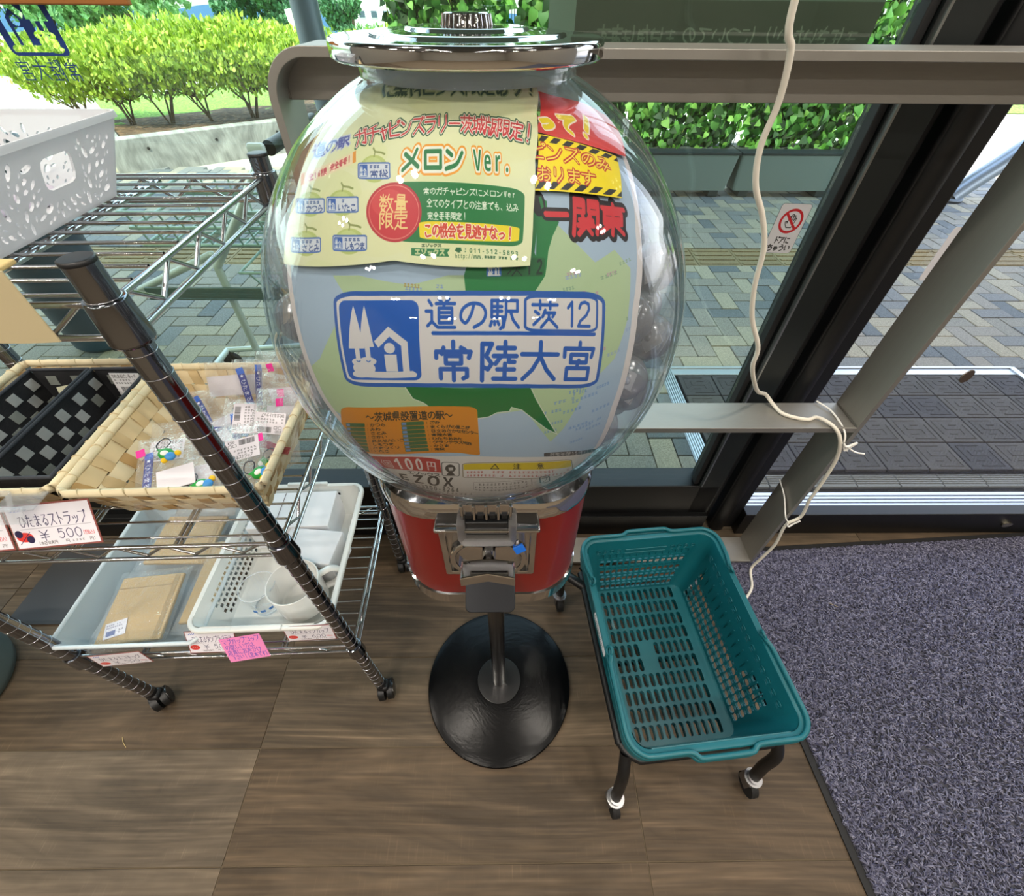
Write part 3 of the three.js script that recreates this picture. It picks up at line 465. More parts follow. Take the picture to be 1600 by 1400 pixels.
{ // planters with a green wall of climbing plants
  const ivy = (() => { const s = new THREE.Shape(); s.moveTo(0, 0); s.bezierCurveTo(-0.03, -0.012, -0.052, 0.01, -0.048, 0.04); s.bezierCurveTo(-0.044, 0.07, -0.015, 0.085, 0, 0.115); s.bezierCurveTo(0.015, 0.085, 0.044, 0.07, 0.048, 0.04); s.bezierCurveTo(0.052, 0.01, 0.03, -0.012, 0, 0); const g = new THREE.ShapeGeometry(s, 4), p = g.attributes.position.array; for (let i = 0; i < p.length; i += 3) p[i + 2] = Math.abs(p[i]) * 0.35 - p[i + 1] * p[i + 1] * 3; g.computeVertexNormals(); return g; })();
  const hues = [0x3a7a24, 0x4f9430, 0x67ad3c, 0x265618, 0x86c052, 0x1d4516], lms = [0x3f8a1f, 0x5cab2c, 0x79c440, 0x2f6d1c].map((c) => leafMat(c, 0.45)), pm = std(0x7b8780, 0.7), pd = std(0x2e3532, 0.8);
  const W = 0.98, names = ['first long grey planter from the left, mostly behind the globe', 'long grey planter just right of the globe', 'long grey planter behind the white cable', 'long grey planter left of the black door stile', 'long grey planter hidden behind the black door stile'], vn = ['climbing plant net left of the lid knob', 'climbing plant net behind the globe and notice board', 'climbing plant net behind the white cable', 'climbing plant net left of the black door stile', 'climbing plant net at the right behind the door stile'];
  for (let k = 0; k < 5; k++) {
    const x = -0.45 + k * 1.0, t = thing('planter', names[k], 'planter', [x, 0, -4.62], 0, 'planters under the climbing plants');
    obj('trough', skin([loop(W - 0.06, 0.3, 0.02, 0.05), loop(W, 0.36, 0.025, 0.33), loop(W, 0.36, 0.025, 0.345), loop(W - 0.04, 0.32, 0.02, 0.345), loop(W - 0.05, 0.31, 0.02, 0.3)]), pm, t);
    obj('soil', rbox(W - 0.05, 0.02, 0.3, 0, 0.3, 0, 0.005), std(0x3c2f24, 1), t);
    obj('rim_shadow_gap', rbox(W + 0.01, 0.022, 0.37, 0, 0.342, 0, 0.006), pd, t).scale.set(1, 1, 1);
    for (const s of [-1, 1]) obj('foot', rbox(0.09, 0.05, 0.3, s * 0.36, 0.025, 0, 0.006), pd, t);
    const v = thing('climbing_plant', `dense green ${vn[k]}`, 'plant', [x, 0.31, -4.68], 0, 'climbing plants on nets above the planters');
    const st = []; for (let i = 0; i < 7; i++) { const sx = -0.42 + i * 0.14, p = []; for (let q = 0; q <= 8; q++) p.push([sx + rr(-0.05, 0.05), q * 0.29, rr(-0.03, 0.03)]); st.push(tube(p, 0.005, 24, 4)); }
    obj('stems', flat(st), std(0x5d6a2f, 0.9), v);
    const net = []; for (let i = 0; i <= 9; i++) net.push(box(0.004, 2.4, 0.004, -0.49 + i * 0.109, 1.2, -0.03)); for (let i = 0; i <= 20; i++) net.push(box(0.98, 0.004, 0.004, 0, i * 0.12, -0.03)); obj('net', flat(net), std(0x2c3a2a, 0.8), v);
    const put = (front) => { const y = Math.pow(rnd(), 0.85) * 2.4; dummy.position.set(rr(-0.46, 0.46), y, front ? rr(0.05, 0.13) : rr(-0.13, 0.1)); dummy.rotation.set(rr(-0.9, 0.5), rr(-0.9, 0.9), Math.PI + rr(-1.1, 1.1)); dummy.scale.setScalar(rr(0.42, 0.85)); };
    scatter('leaves', v, ivy, leafMat(white, 0.45), 3800, () => { do { put(false); } while (dummy.position.y > 0.9 && rnd() < 0.45); return 1; }, hues);
    for (let i = 0; i < 90; i++) { put(true); if (i < 18) dummy.position.y = rr(-0.06, 0.08); const m = obj('leaf', ivy, pick(lms), v); m.position.copy(dummy.position); m.rotation.copy(dummy.rotation); m.scale.copy(dummy.scale); }
  }
}
{ // columns outside
  const t = thing('steel_column', 'grey round steel column outside left of the machine lid', 'column', [-1.3, 0, -4]);
  obj('shaft', lathe([[0, 0.0], [0.088, 0.0], [0.088, 3.18], [0, 3.18]], 32), std(0x6f7a80, 0.45, 0.3), t); obj('base_flange', lathe([[0.088, 0.02], [0.13, 0.02], [0.13, 0], [0.088, 0]], 32), std(0x646c70, 0.5), t);
  const p = thing('bollard_pipe', 'leaning silver pipe with flange beyond the steel railing post', 'pipe', [4.1, 0, -4.41]);
  obj('pipe', tube([[0, 0.02, 0], [0.12, 0.16, 0], [0.3, 0.34, 0], [0.5, 0.6, 0], [0.6, 1.2, 0]], 0.075, 30, 16), std(0x8f9aa2, 0.35, 0.6), p); obj('flange', lathe([[0, 0.025], [0.1, 0.025], [0.1, 0], [0, 0]], 24), std(0x7d868c, 0.5, 0.5), p);
  const b = thing('waste_bin', 'dark blue round tapered bin outside behind the wire rack', 'bin', [-2.14, 0, -2.06]);
  obj('body', lathe([[0, 0.0], [0.135, 0.0], [0.15, 0.02], [0.185, 0.82], [0.19, 0.83], [0.19, 0.86], [0.18, 0.87], [0.165, 0.84], [0.15, 0.1], [0, 0.1]], 40), std(0x23394a, 0.5), b); obj('rim', lathe([[0.186, 0.84], [0.2, 0.845], [0.2, 0.875], [0.184, 0.88], [0.176, 0.86]], 40), std(0x1c2e3c, 0.4), b);
}
{ // shopping cart frame outside behind the glass
  const t = thing('shopping_cart', 'pale green metal shopping cart outside behind the wire rack', 'cart', [-0.95, 0, -1.62]);
  const gm = std(0x9db3a8, 0.4, 0.3), wm = std(0xc9cec8, 0.4, 0.4), dk = std(0x4a5a55, 0.5);
  obj('frame', flat([poly([[-0.03, 0.06, 0.17], [-0.02, 0.66, 0.17], [0.14, 0.84, 0.17], [0.26, 0.98, 0.17]], 0.013, 10), poly([[-0.03, 0.06, -0.22], [-0.02, 0.66, -0.22], [0.14, 0.84, -0.22], [0.26, 0.98, -0.22]], 0.013, 10), poly([[-0.32, 0.58, 0.17], [-0.02, 0.7, 0.17]], 0.012, 10), poly([[-0.32, 0.58, -0.22], [-0.02, 0.7, -0.22]], 0.012, 10), poly([[-0.03, 0.1, 0.17], [-0.4, 0.1, 0.12], [-0.4, 0.1, -0.18], [-0.03, 0.1, -0.22]], 0.013, 10)]), wm, t);
  obj('side_bar', rbox(0.62, 0.045, 0.014, 0.02, 0.575, 0.19, 0.004), dk, t);
  const wires = []; for (let i = 0; i <= 13; i++) { const x = -0.24 + i * 0.05; wires.push(poly([[x, 0.82, 0.15], [x + 0.01, 0.71, 0.12], [x + 0.01, 0.71, -0.2], [x, 0.82, -0.23]], 0.0035, 5)); } for (const [y, k] of [[0.82, 0.15], [0.77, 0.135], [0.71, 0.12]]) wires.push(poly([[-0.26, y, k], [0.44, y, k], [0.44, y, -k - 0.08], [-0.26, y, -k - 0.08]], 0.0055, 6, true)); for (let i = 0; i <= 6; i++) wires.push(rod([-0.25, 0.71, -0.2 + i * 0.053], [0.43, 0.71, -0.2 + i * 0.053], 0.003, 5));
  obj('basket_tray', flat(wires), gm, t);
  const wires2 = []; for (let i = 0; i <= 8; i++) { const x = 0.05 + i * 0.05; wires2.push(poly([[x, 0.62, 0.13], [x + 0.03, 0.54, 0.1], [x + 0.03, 0.54, -0.18]], 0.0035, 5)); } obj('lower_tray', flat([...wires2, poly([[0.02, 0.62, 0.13], [0.46, 0.62, 0.13], [0.46, 0.62, -0.2], [0.02, 0.62, -0.2]], 0.005, 6, true)]), gm, t);
  obj('handle', flat([new THREE.CylinderGeometry(0.019, 0.019, 0.4, 18).rotateX(Math.PI / 2).translate(0.285, 0.995, -0.03)]), M.blackPlastic, t);
  for (const z of [0.17, -0.22]) obj('handle_bracket', rbox(0.05, 0.11, 0.02, 0.255, 0.955, z + (z > 0 ? 0.012 : -0.012), 0.009), std(0xe8e8ec, 0.3), t);
  for (const [x, z] of [[-0.03, 0.17], [-0.03, -0.22], [-0.4, 0.12], [-0.4, -0.18]]) { const w = obj('caster', flat([rbox(0.03, 0.05, 0.035, x, 0.075, z, 0.006)]), M.blackPlastic, t); obj('wheel', new THREE.CylinderGeometry(0.04, 0.04, 0.022, 20).rotateX(Math.PI / 2).translate(x, 0.04, z), M.blackRubber, w); }
}
// ------------------------------------------------------------------ stainless guard rail in front of the glass, white cable tied to it, signs on the glass
{
  const brushed = dataTex(256, 256, (x, y) => { const v = 200 + 16 * noise.noise(x * 0.03, y * 0.9, 4) + 10 * noise.noise(x * 0.1, y * 2.3, 9); return [v, clamp(v), v]; }, false);
  const st = new THREE.MeshStandardMaterial({ color: 0xaaa7a0, metalness: 1, roughness: 0.75, roughnessMap: brushed });
  const t = thing('guard_rail', 'stainless steel flat-bar guard rail with rounded corners in front of the window', 'railing', [0.25, 0, -0.745]);
  const W = 1.1, H = 1.235, cy = 0.6375, arch = (s, w, h, r) => { s.moveTo(-w / 2, -h / 2); s.lineTo(w / 2, -h / 2); s.lineTo(w / 2, h / 2 - r); s.absarc(w / 2 - r, h / 2 - r, r, 0, Math.PI / 2); s.lineTo(-w / 2 + r, h / 2); s.absarc(-w / 2 + r, h / 2 - r, r, Math.PI / 2, Math.PI); s.closePath(); return s; }, ring = () => { const s = arch(new THREE.Shape(), W, H, 0.055); s.holes.push(arch(new THREE.Path(), W - 0.021, H - 0.021, 0.045)); return s; };
  obj('frame', planarUV(extr(ring(), 0.088, 0.0008, 10).translate(0, cy, -0.044), 3, 0, 2), st, t);
  obj('middle_bar', planarUV(flat(rbox(W - 0.02, 0.0145, 0.088, 0, 0.6195, 0, 0.001, 1)), 3, 0, 2), st, t);
  obj('back_plate', planarUV(flat(rbox(W - 0.021, 0.046, 0.006, 0, 1.2215, 0.0, 0.001, 1)), 3, 0, 1), st, t);
  const weld = std(0x8f8a82, 0.4, 1), w = []; for (const s of [-1, 1]) { w.push(tube([[s * 0.539, 0.628, 0.04], [s * 0.5395, 0.629, 0], [s * 0.539, 0.628, -0.04]], 0.0022, 14, 6)); w.push(tube([[s * 0.5395, 1.24, 0.004], [s * 0.539, 1.2, 0.004]], 0.0018, 8, 6)); }
  obj('weld_seam', flat(w), weld, t);
  for (const x of [-0.5, 0.5]) for (const z of [-0.03, 0.03]) obj('adjuster_foot', flat([cyl(0.014, 0.016, 0.008, x, 0.0045, z, 18), cyl(0.006, 0.006, 0.014, x, 0.014, z, 12)]), M.blackPlastic, t);
}
{
  const t = thing('power_cable', 'white power cable hanging over the rail and tied along its right post', 'cable', [0, 0, 0]);
  const pts = [[0.29, 2.85, -0.672], [0.295, 2.0, -0.672], [0.303, 1.5, -0.672], [0.313, 1.296, -0.674], [0.329, 1.255, -0.676], [0.338, 1.208, -0.68], [0.337, 1.161, -0.684], [0.349, 1.116, -0.684], [0.376, 1.075, -0.684], [0.398, 1.029, -0.684], [0.409, 0.967, -0.684], [0.429, 0.909, -0.684], [0.464, 0.85, -0.684], [0.473, 0.807, -0.687], [0.5, 0.76, -0.7], [0.55, 0.7, -0.74], [0.605, 0.655, -0.785], [0.628, 0.634, -0.768], [0.64, 0.632, -0.742], [0.684, 0.632, -0.724], [0.712, 0.632, -0.732], [0.735, 0.631, -0.7], [0.757, 0.6, -0.684], [0.783, 0.53, -0.684], [0.797, 0.417, -0.685], [0.799, 0.38, -0.685], [0.815, 0.302, -0.686], [0.79, 0.262, -0.684], [0.806, 0.158, -0.684], [0.797, 0.08, -0.682], [0.786, 0.02, -0.676], [0.77, 0.0135, -0.62], [0.735, 0.0135, -0.58]];
  obj('cord', tube(pts, 0.0042, 320, 9), M.cable, t);
  const tie = (p) => obj('wire_tie', flat(p), std(0xeceae4, 0.4), t);
  tie([tube([[0.74, 0.631, -0.79], [0.757, 0.631, -0.75], [0.762, 0.62, -0.695], [0.772, 0.585, -0.683], [0.79, 0.57, -0.684]], 0.0022, 24, 6), tube([[0.762, 0.6, -0.68], [0.774, 0.59, -0.678], [0.792, 0.6, -0.68], [0.778, 0.575, -0.68]], 0.003, 16, 6), tube([[0.775, 0.59, -0.68], [0.8, 0.575, -0.676], [0.822, 0.572, -0.672]], 0.002, 12, 6)]);
  tie([tube([[0.786, 0.335, -0.79], [0.784, 0.32, -0.74], [0.784, 0.285, -0.695], [0.8, 0.268, -0.686]], 0.002, 20, 6), tube([[0.786, 0.275, -0.682], [0.795, 0.262, -0.679], [0.805, 0.272, -0.681], [0.815, 0.29, -0.679]], 0.0026, 16, 6)]);
}
{ // warning stickers on the glass
  const draw = (x, w, h) => {
    x.fillStyle = '#d9dade'; x.beginPath(); x.roundRect(2, 2, w - 4, h - 4, 26); x.fill();
    const cx = w / 2 + 6, cy = h * 0.34, R = w * 0.34;
    x.strokeStyle = '#141414'; x.lineWidth = 6; x.lineJoin = 'round'; x.beginPath(); // open hand
    [[-52, 8], [-36, 4], [-30, 20], [-28, -44], [-14, -44], [-12, -6], [-8, -60], [8, -60], [8, -8], [14, -52], [28, -50], [24, -2], [34, -30], [46, -26], [36, 22], [26, 58], [-22, 58], [-42, 30]].forEach(([a, b], i) => x[i ? 'lineTo' : 'moveTo'](cx + a * 0.86, cy + b * 0.86)); x.closePath(); x.stroke();
    x.strokeStyle = '#c22029'; x.lineWidth = 19; x.beginPath(); x.arc(cx, cy, R, 0, 7); x.stroke(); x.beginPath(); x.moveTo(cx - R * 0.7, cy - R * 0.7); x.lineTo(cx + R * 0.7, cy + R * 0.7); x.stroke();
    text(x, 'ドアに', rect4(w * 0.24, h * 0.66, w * 0.54, h * 0.125), [['#101010', 8]], 0.08); text(x, 'ちゅうい', rect4(w * 0.11, h * 0.815, w * 0.8, h * 0.135), [['#101010', 8]], 0.06);
  };
  const tx = canvasTex(256, 396, draw), s = rr2(0.057, 0.089, 0.006), g = extr(s, 0.0006, 0, 5);
  const uvFit = (geo, w, h) => { const p = geo.attributes.position, uv = new Float32Array(p.count * 2); for (let i = 0; i < p.count; i++) { uv[2 * i] = p.array[i * 3] / w + 0.5; uv[2 * i + 1] = p.array[i * 3 + 1] / h + 0.5; } geo.setAttribute('uv', new THREE.BufferAttribute(uv, 2)); return geo; };
  const a = obj('warning_sticker', uvFit(g, 0.057, 0.089), new THREE.MeshStandardMaterial({ map: tx, roughness: 0.4 })); a.position.set(0.531, 0.993, -0.8655); a.rotation.z = -0.03; tag(a, 'white sticker with a crossed-out hand on the glass beside the black stile', 'sticker');
  const b = obj('warning_sticker', extr(rr2(0.057, 0.105, 0.006), 0.0006, 0, 5), std(0xdcdce0, 0.5)); b.position.set(0.882, 0.945, -0.8675); tag(b, 'plain white back of a sticker on the door glass behind the steel post', 'sticker');
}
{ // notice hung outside on the glass: seen from behind, its lettering shows through reversed
  const tx = canvasTex(1024, 512, (x, w, h) => {
    x.fillStyle = '#4a4b44'; x.fillRect(0, 0, w, h); x.fillStyle = '#78837d'; x.fillRect(0, 0, 82, h); x.fillStyle = '#6a756e'; x.fillRect(82, 330, w, 50);
    x.save(); x.translate(w, 0); x.scale(-1, 1); // reversed
    smudge(x, rect4(40, 436, 190, 40), '#6e7067', 1, 4, 5); text(x, 'にさいたいり', rect4(90, 436, 250, 42), [['#7c7e75', 5]]); text(x, 'についての', rect4(370, 436, 230, 42), [['#7c7e75', 5]]); smudge(x, rect4(620, 436, 230, 42), '#6e7067', 1, 5, 5); text(x, 'いたします', rect4(660, 436, 210, 42), [['#6c6e65', 6]]);
    x.restore();
  });
  const t = thing('notice_board', 'dark grey-olive notice sheet seen from behind above the steel top rail', 'sign', [0.3, 1.352, -0.881]);
  obj('sheet', box(0.478, 0.239, 0.0016), new THREE.MeshStandardMaterial({ map: tx, roughness: 0.6 }), t);
  obj('edge_strip', box(0.479, 0.006, 0.0025, 0, -0.118, 0.0005), std(0x3c3e39, 0.6), t);
}
{ // blue emblem and place name stuck on the outside of the glass (reversed from indoors) and the brown sign above it
  const tx = canvasTex(640, 760, (x, w, h) => {
    x.fillStyle = '#ff00ff'; x.fillRect(0, 0, w, h); x.save(); x.translate(w, 0); x.scale(-1, 1);
    emblem(x, rect4(30, 10, 540, 560), '#1d3f86', '#ff00ff'); text(x, '常陸大宮', rect4(20, 596, 600, 156), [['#1d3f86', 10]], 0.18); x.restore();
    const im = x.getImageData(0, 0, w, h), d = im.data; for (let i = 0; i < d.length; i += 4) { const m = d[i] > 140 && d[i + 1] < 70 ? 0 : 255; d[i + 3] = m; if (m) { d[i] = 26; d[i + 1] = 58; d[i + 2] = 128; } } x.putImageData(im, 0, 0);
  });
  const m = obj('window_logo', new THREE.PlaneGeometry(0.1, 0.1188), new THREE.MeshStandardMaterial({ map: tx, alphaTest: 0.5, roughness: 0.5, side: THREE.DoubleSide })); m.position.set(-0.686, 1.2605, -0.8655); tag(m, 'blue emblem and place name stuck reversed on the window at upper left', 'sticker');
  const s = thing('hanging_sign', 'orange-brown board edge on the window above the blue logo', 'sign', [-0.79, 1.384, -0.855]);
  obj('board', rbox(0.55, 0.2, 0.009, 0, 0, 0, 0.002), std(0xa0662f, 0.6), s); obj('backing', rbox(0.52, 0.17, 0.004, 0, 0, 0.006, 0.001), std(0xb5763a, 0.6), s);
}
{ // entrance carpet with rubber border and looped pile
  const t = thing('entrance_carpet', 'dark blue-grey looped entrance carpet with black rubber border by the door', 'carpet', [0.705, 0, -0.758], 3.2 * DEG);
  const W = 2.3, D = 2.2;
  obj('border', rbox(W, 0.0045, D, W / 2, 0.00225, D / 2, 0.0015), M.blackRubber, t);
  const carpetT = dataTex(256, 256, (x, y) => { const v = 66 + 40 * tn(x, y, 256, 256, 10, 10, 1, 3); return [clamp(v * 0.95), clamp(v * 0.95), clamp(v * 1.08)]; });
  obj('backing', planarUV(flat(box(W - 0.034, 0.005, D - 0.034, W / 2, 0.0035, D / 2)), 3), new THREE.MeshStandardMaterial({ map: carpetT, roughness: 1 }), t);
  const loopG = new THREE.TorusGeometry(0.0032, 0.00125, 4, 6, Math.PI).scale(1, 1.25, 1), n = 120000, hues = [0x565668, 0x67677a, 0x44445a, 0x7c7c8e, 0x393948, 0x606074];
  scatter('pile', t, loopG, std(0xffffff, 0.95), n, () => { const z = 0.02 + Math.pow(rnd(), 1.25) * 1.35, x = 0.02 + Math.pow(rnd(), 1.2) * 1.75; dummy.position.set(x, 0.0055, z); const f = noise.noise(x * 60, z * 60, 0); dummy.rotation.set(rr(-0.5, 0.5), f * 4 + rr(-0.5, 0.5), 0); dummy.scale.set(rr(0.9, 1.7), rr(0.8, 1.4), 1.15); return 1 + 0.3 * noise.noise(x * 110, z * 110, 2); }, hues);
  const s = obj('straw', tube([[0, 0, 0], [0.012, 0.001, 0.006], [0.026, 0, 0.014]], 0.0006, 8, 4), std(0xb8aa8a, 0.9)); s.position.set(0.985, 0.0125, -0.566); tag(s, 'thin pale straw lying on the dark carpet', 'litter');
}
const PQ = {
  sign: [569, 613, 1031, 566, 1475, 620, 612, 872, 1019, 813, 1423, 886],
  orange: [558, 971, 826, 891, 1035, 878, 441, 1273, 817, 1086, 1034, 1077],
  red100: [518, 1248, 753, 1125, 898, 1103, 540, 1314, 748, 1215, 891, 1184],
  icon: [902, 1116, 933, 1112, 962, 1114, 890, 1208, 920, 1202, 953, 1200],
  warn: [973, 1115, 1157, 1124, 1378, 1200, 966, 1212, 1164, 1240, 1455, 1394],
  ezox: [670, 1285, 823, 1222, 936, 1212, 650, 1366, 799, 1327, 933, 1297],
  ezk: [747, 1218, 818, 1202, 883, 1194, 744, 1245, 815, 1228, 882, 1219],
  tel: [658, 1387, 813, 1329, 938, 1311, 674, 1393, 796, 1402, 932, 1368],
  url: [696, 1409, 846, 1388, 990, 1372, 717, 1386, 830, 1453, 985, 1414],
  mat: [1001, 1243, 1109, 1247, 1224, 1265, 993, 1342, 1114, 1373, 1247, 1374],
  recyc: [1254, 1266, 1279, 1274, 1309, 1286, 1278, 1365, 1310, 1383, 1341, 1390],
  pill: [1251, 1102, 1362, 1140, 1525, 1225, 1254, 1123, 1370, 1170, 1543, 1254],
  kanto: [1442, 368, 1561, 396, 1695, 427, 1395, 455, 1510, 470, 1635, 499],
  bar: [1311, 383, 1359, 390, 1409, 397, 1308, 405, 1350, 409, 1400, 414],
  ib12: [1086, 491, 1179, 493, 1280, 498, 1082, 531, 1173, 535, 1266, 543],
  green1: [1289, 348, 1331, 363, 1321, 395, 1358, 419, 1321, 450, 1295, 483, 1271, 541, 1225, 581],
  green1b: [1035, 474, 1013, 527, 1017, 572, 1217, 582, 1267, 540, 1246, 484, 1297, 354, 1198, 348],
  green2: [816, 818, 843, 862, 876, 872, 916, 901, 948, 928, 1033, 917, 1067, 913, 1093, 900, 1131, 899, 1137, 886, 1169, 900, 1214, 948, 1253, 991, 1289, 1021, 1250, 946, 1213, 869, 1192, 817],
  land1: [502, 821, 319, 971, 503, 1008, 621, 1009, 785, 909, 946, 910, 1178, 900, 1269, 1050, 1310, 1006, 1392, 864, 1494, 814, 1559, 717, 1613, 585, 1558, 521, 1461, 536, 1403, 478, 1347, 423, 1248, 523, 963, 527, 842, 556, 662, 553, 558, 571, 634, 622],
};
const FQ = {
  title: [575, 240, 1047, 159, 1526, 200, 643, 277, 1061, 211, 1472, 252],
  michi: [309, 314, 454, 278, 562, 252, 390, 349, 507, 309, 595, 277],
  ribbon: [365, 394, 532, 338, 651, 289, 416, 420, 567, 365, 681, 318],
  melon: [878, 266, 1026, 257, 1166, 253, 905, 320, 1039, 314, 1165, 312],
  ver: [1195, 256, 1282, 261, 1368, 268, 1194, 315, 1270, 318, 1345, 323],
  panel: [886, 352, 1146, 344, 1383, 369, 925, 490, 1145, 487, 1341, 500],
  circ: [779, 362, 895, 352, 1003, 347, 836, 501, 932, 492, 1024, 486],
  suryo: [844, 387, 901, 382, 959, 380, 859, 427, 913, 423, 966, 419],
  gentei: [857, 430, 914, 425, 966, 421, 868, 466, 922, 462, 971, 458],
  w1: [1009, 359, 1176, 359, 1347, 371, 1012, 375, 1176, 375, 1344, 385],
  w2: [1026, 385, 1187, 388, 1352, 401, 1029, 404, 1186, 407, 1347, 418],
  w3: [1033, 416, 1103, 415, 1171, 416, 1035, 433, 1103, 433, 1171, 431],
  ypill: [1007, 439, 1173, 438, 1342, 454, 1015, 479, 1171, 480, 1332, 488],
  ezs: [1021, 491, 1054, 489, 1086, 489, 1022, 497, 1054, 495, 1086, 495],
  banner: [989, 501, 1052, 499, 1113, 498, 991, 518, 1053, 516, 1110, 516],
  tel: [1129, 496, 1228, 499, 1328, 510, 1128, 506, 1227, 510, 1326, 520],
  url: [1128, 509, 1227, 512, 1326, 522, 1128, 519, 1226, 523, 1324, 532],
  m1: [682, 294, 759, 285, 833, 280, 741, 365, 809, 360, 873, 354],
  m2: [391, 438, 494, 419, 577, 406, 467, 496, 554, 481, 625, 466],
  m3: [592, 397, 670, 387, 741, 378, 644, 464, 712, 454, 777, 445],
  m4: [454, 533, 550, 513, 624, 499, 499, 595, 584, 578, 652, 561],
  m5: [686, 482, 752, 473, 819, 465, 712, 547, 774, 539, 836, 529],
  neck: [423, 66, 1097, 25, 1794, 48, 578, 117, 1114, 85, 1672, 104],
  edge: [1804, 55, 1579, 159, 1458, 296, 1398, 421, 1358, 544, 987, 534, 447, 631, 416, 529, 403, 441, 300, 344, 177, 252, 149, 151, 400, 61],
};
const NQ = {
  red: [538, 44, 630, 70, 875, 125, 1017, 199, 970, 251, 801, 316, 545, 239, 311, 181],
  box: [316, 188, 512, 233, 721, 303, 210, 339, 385, 361, 598, 407],
  l1: [244, 210, 459, 244, 655, 308, 218, 255, 418, 283, 610, 332],
  l2: [249, 279, 379, 295, 519, 323, 228, 314, 353, 330, 483, 353],
  tte: [385, 118, 578, 143, 803, 183, 330, 165, 481, 198, 643, 239],
};
// ------------------------------------------------------------------ the capsule machine
const GX = -0.023, GY = 1.105, GZ = -0.352, GA = 0.168, GB = 0.174;
const lin = (tab, v) => { if (v <= tab[0][0]) return tab[0][1]; for (let i = 1; i < tab.length; i++) if (v <= tab[i][0]) { const [a, b] = tab[i - 1], [c, d] = tab[i]; return b + (d - b) * (v - a) / (c - a); } return tab[tab.length - 1][1]; };
const PL = [[-48, -9], [-36, -17], [-26, -24], [-12, -30.5], [-5.5, -33.5], [2, -39.5], [13, -44], [21, -47.5], [30, -52.5], [42, -57], [55, -66], [62, -69]], PR = [[-48, 12], [-36, 20], [-26, 27], [-13.5, 36.5], [0.5, 37.5], [12, 40.5], [21.6, 43.6], [28, 47.3], [35, 51.2], [42, 57.3], [50, 66], [55, 69.5], [62, 66]];
function patch(R, lo, hi, left, right, ph0, th1, w, h, sc, n = 56) { // paper pressed against the inside of the globe; lo/hi and left/right give its edges in degrees
  const p = [], uv = [], ix = [];
  for (let j = 0; j <= n; j++) for (let i = 0; i <= n; i++) {
    const s = i / n, th = lo(s) + (hi(s) - lo(s)) * j / n, ph = lin(left, th) + (lin(right, th) - lin(left, th)) * s, c = Math.cos(th * DEG);
    p.push(R * c * Math.sin(ph * DEG), R * 1.036 * Math.sin(th * DEG), R * c * Math.cos(ph * DEG)); uv.push((ph - ph0) * sc / w, 1 - (th1 - th) * sc / h);
  }
  for (let j = 0; j < n; j++) for (let i = 0; i < n; i++) { const a = j * (n + 1) + i, b = a + n + 1; ix.push(a, a + 1, b, b, a + 1, b + 1); }
  const g = new THREE.BufferGeometry(); g.setAttribute('position', new THREE.Float32BufferAttribute(p, 3)); g.setAttribute('uv', new THREE.Float32BufferAttribute(uv, 2)); g.setIndex(ix); g.computeVertexNormals(); return g;
}
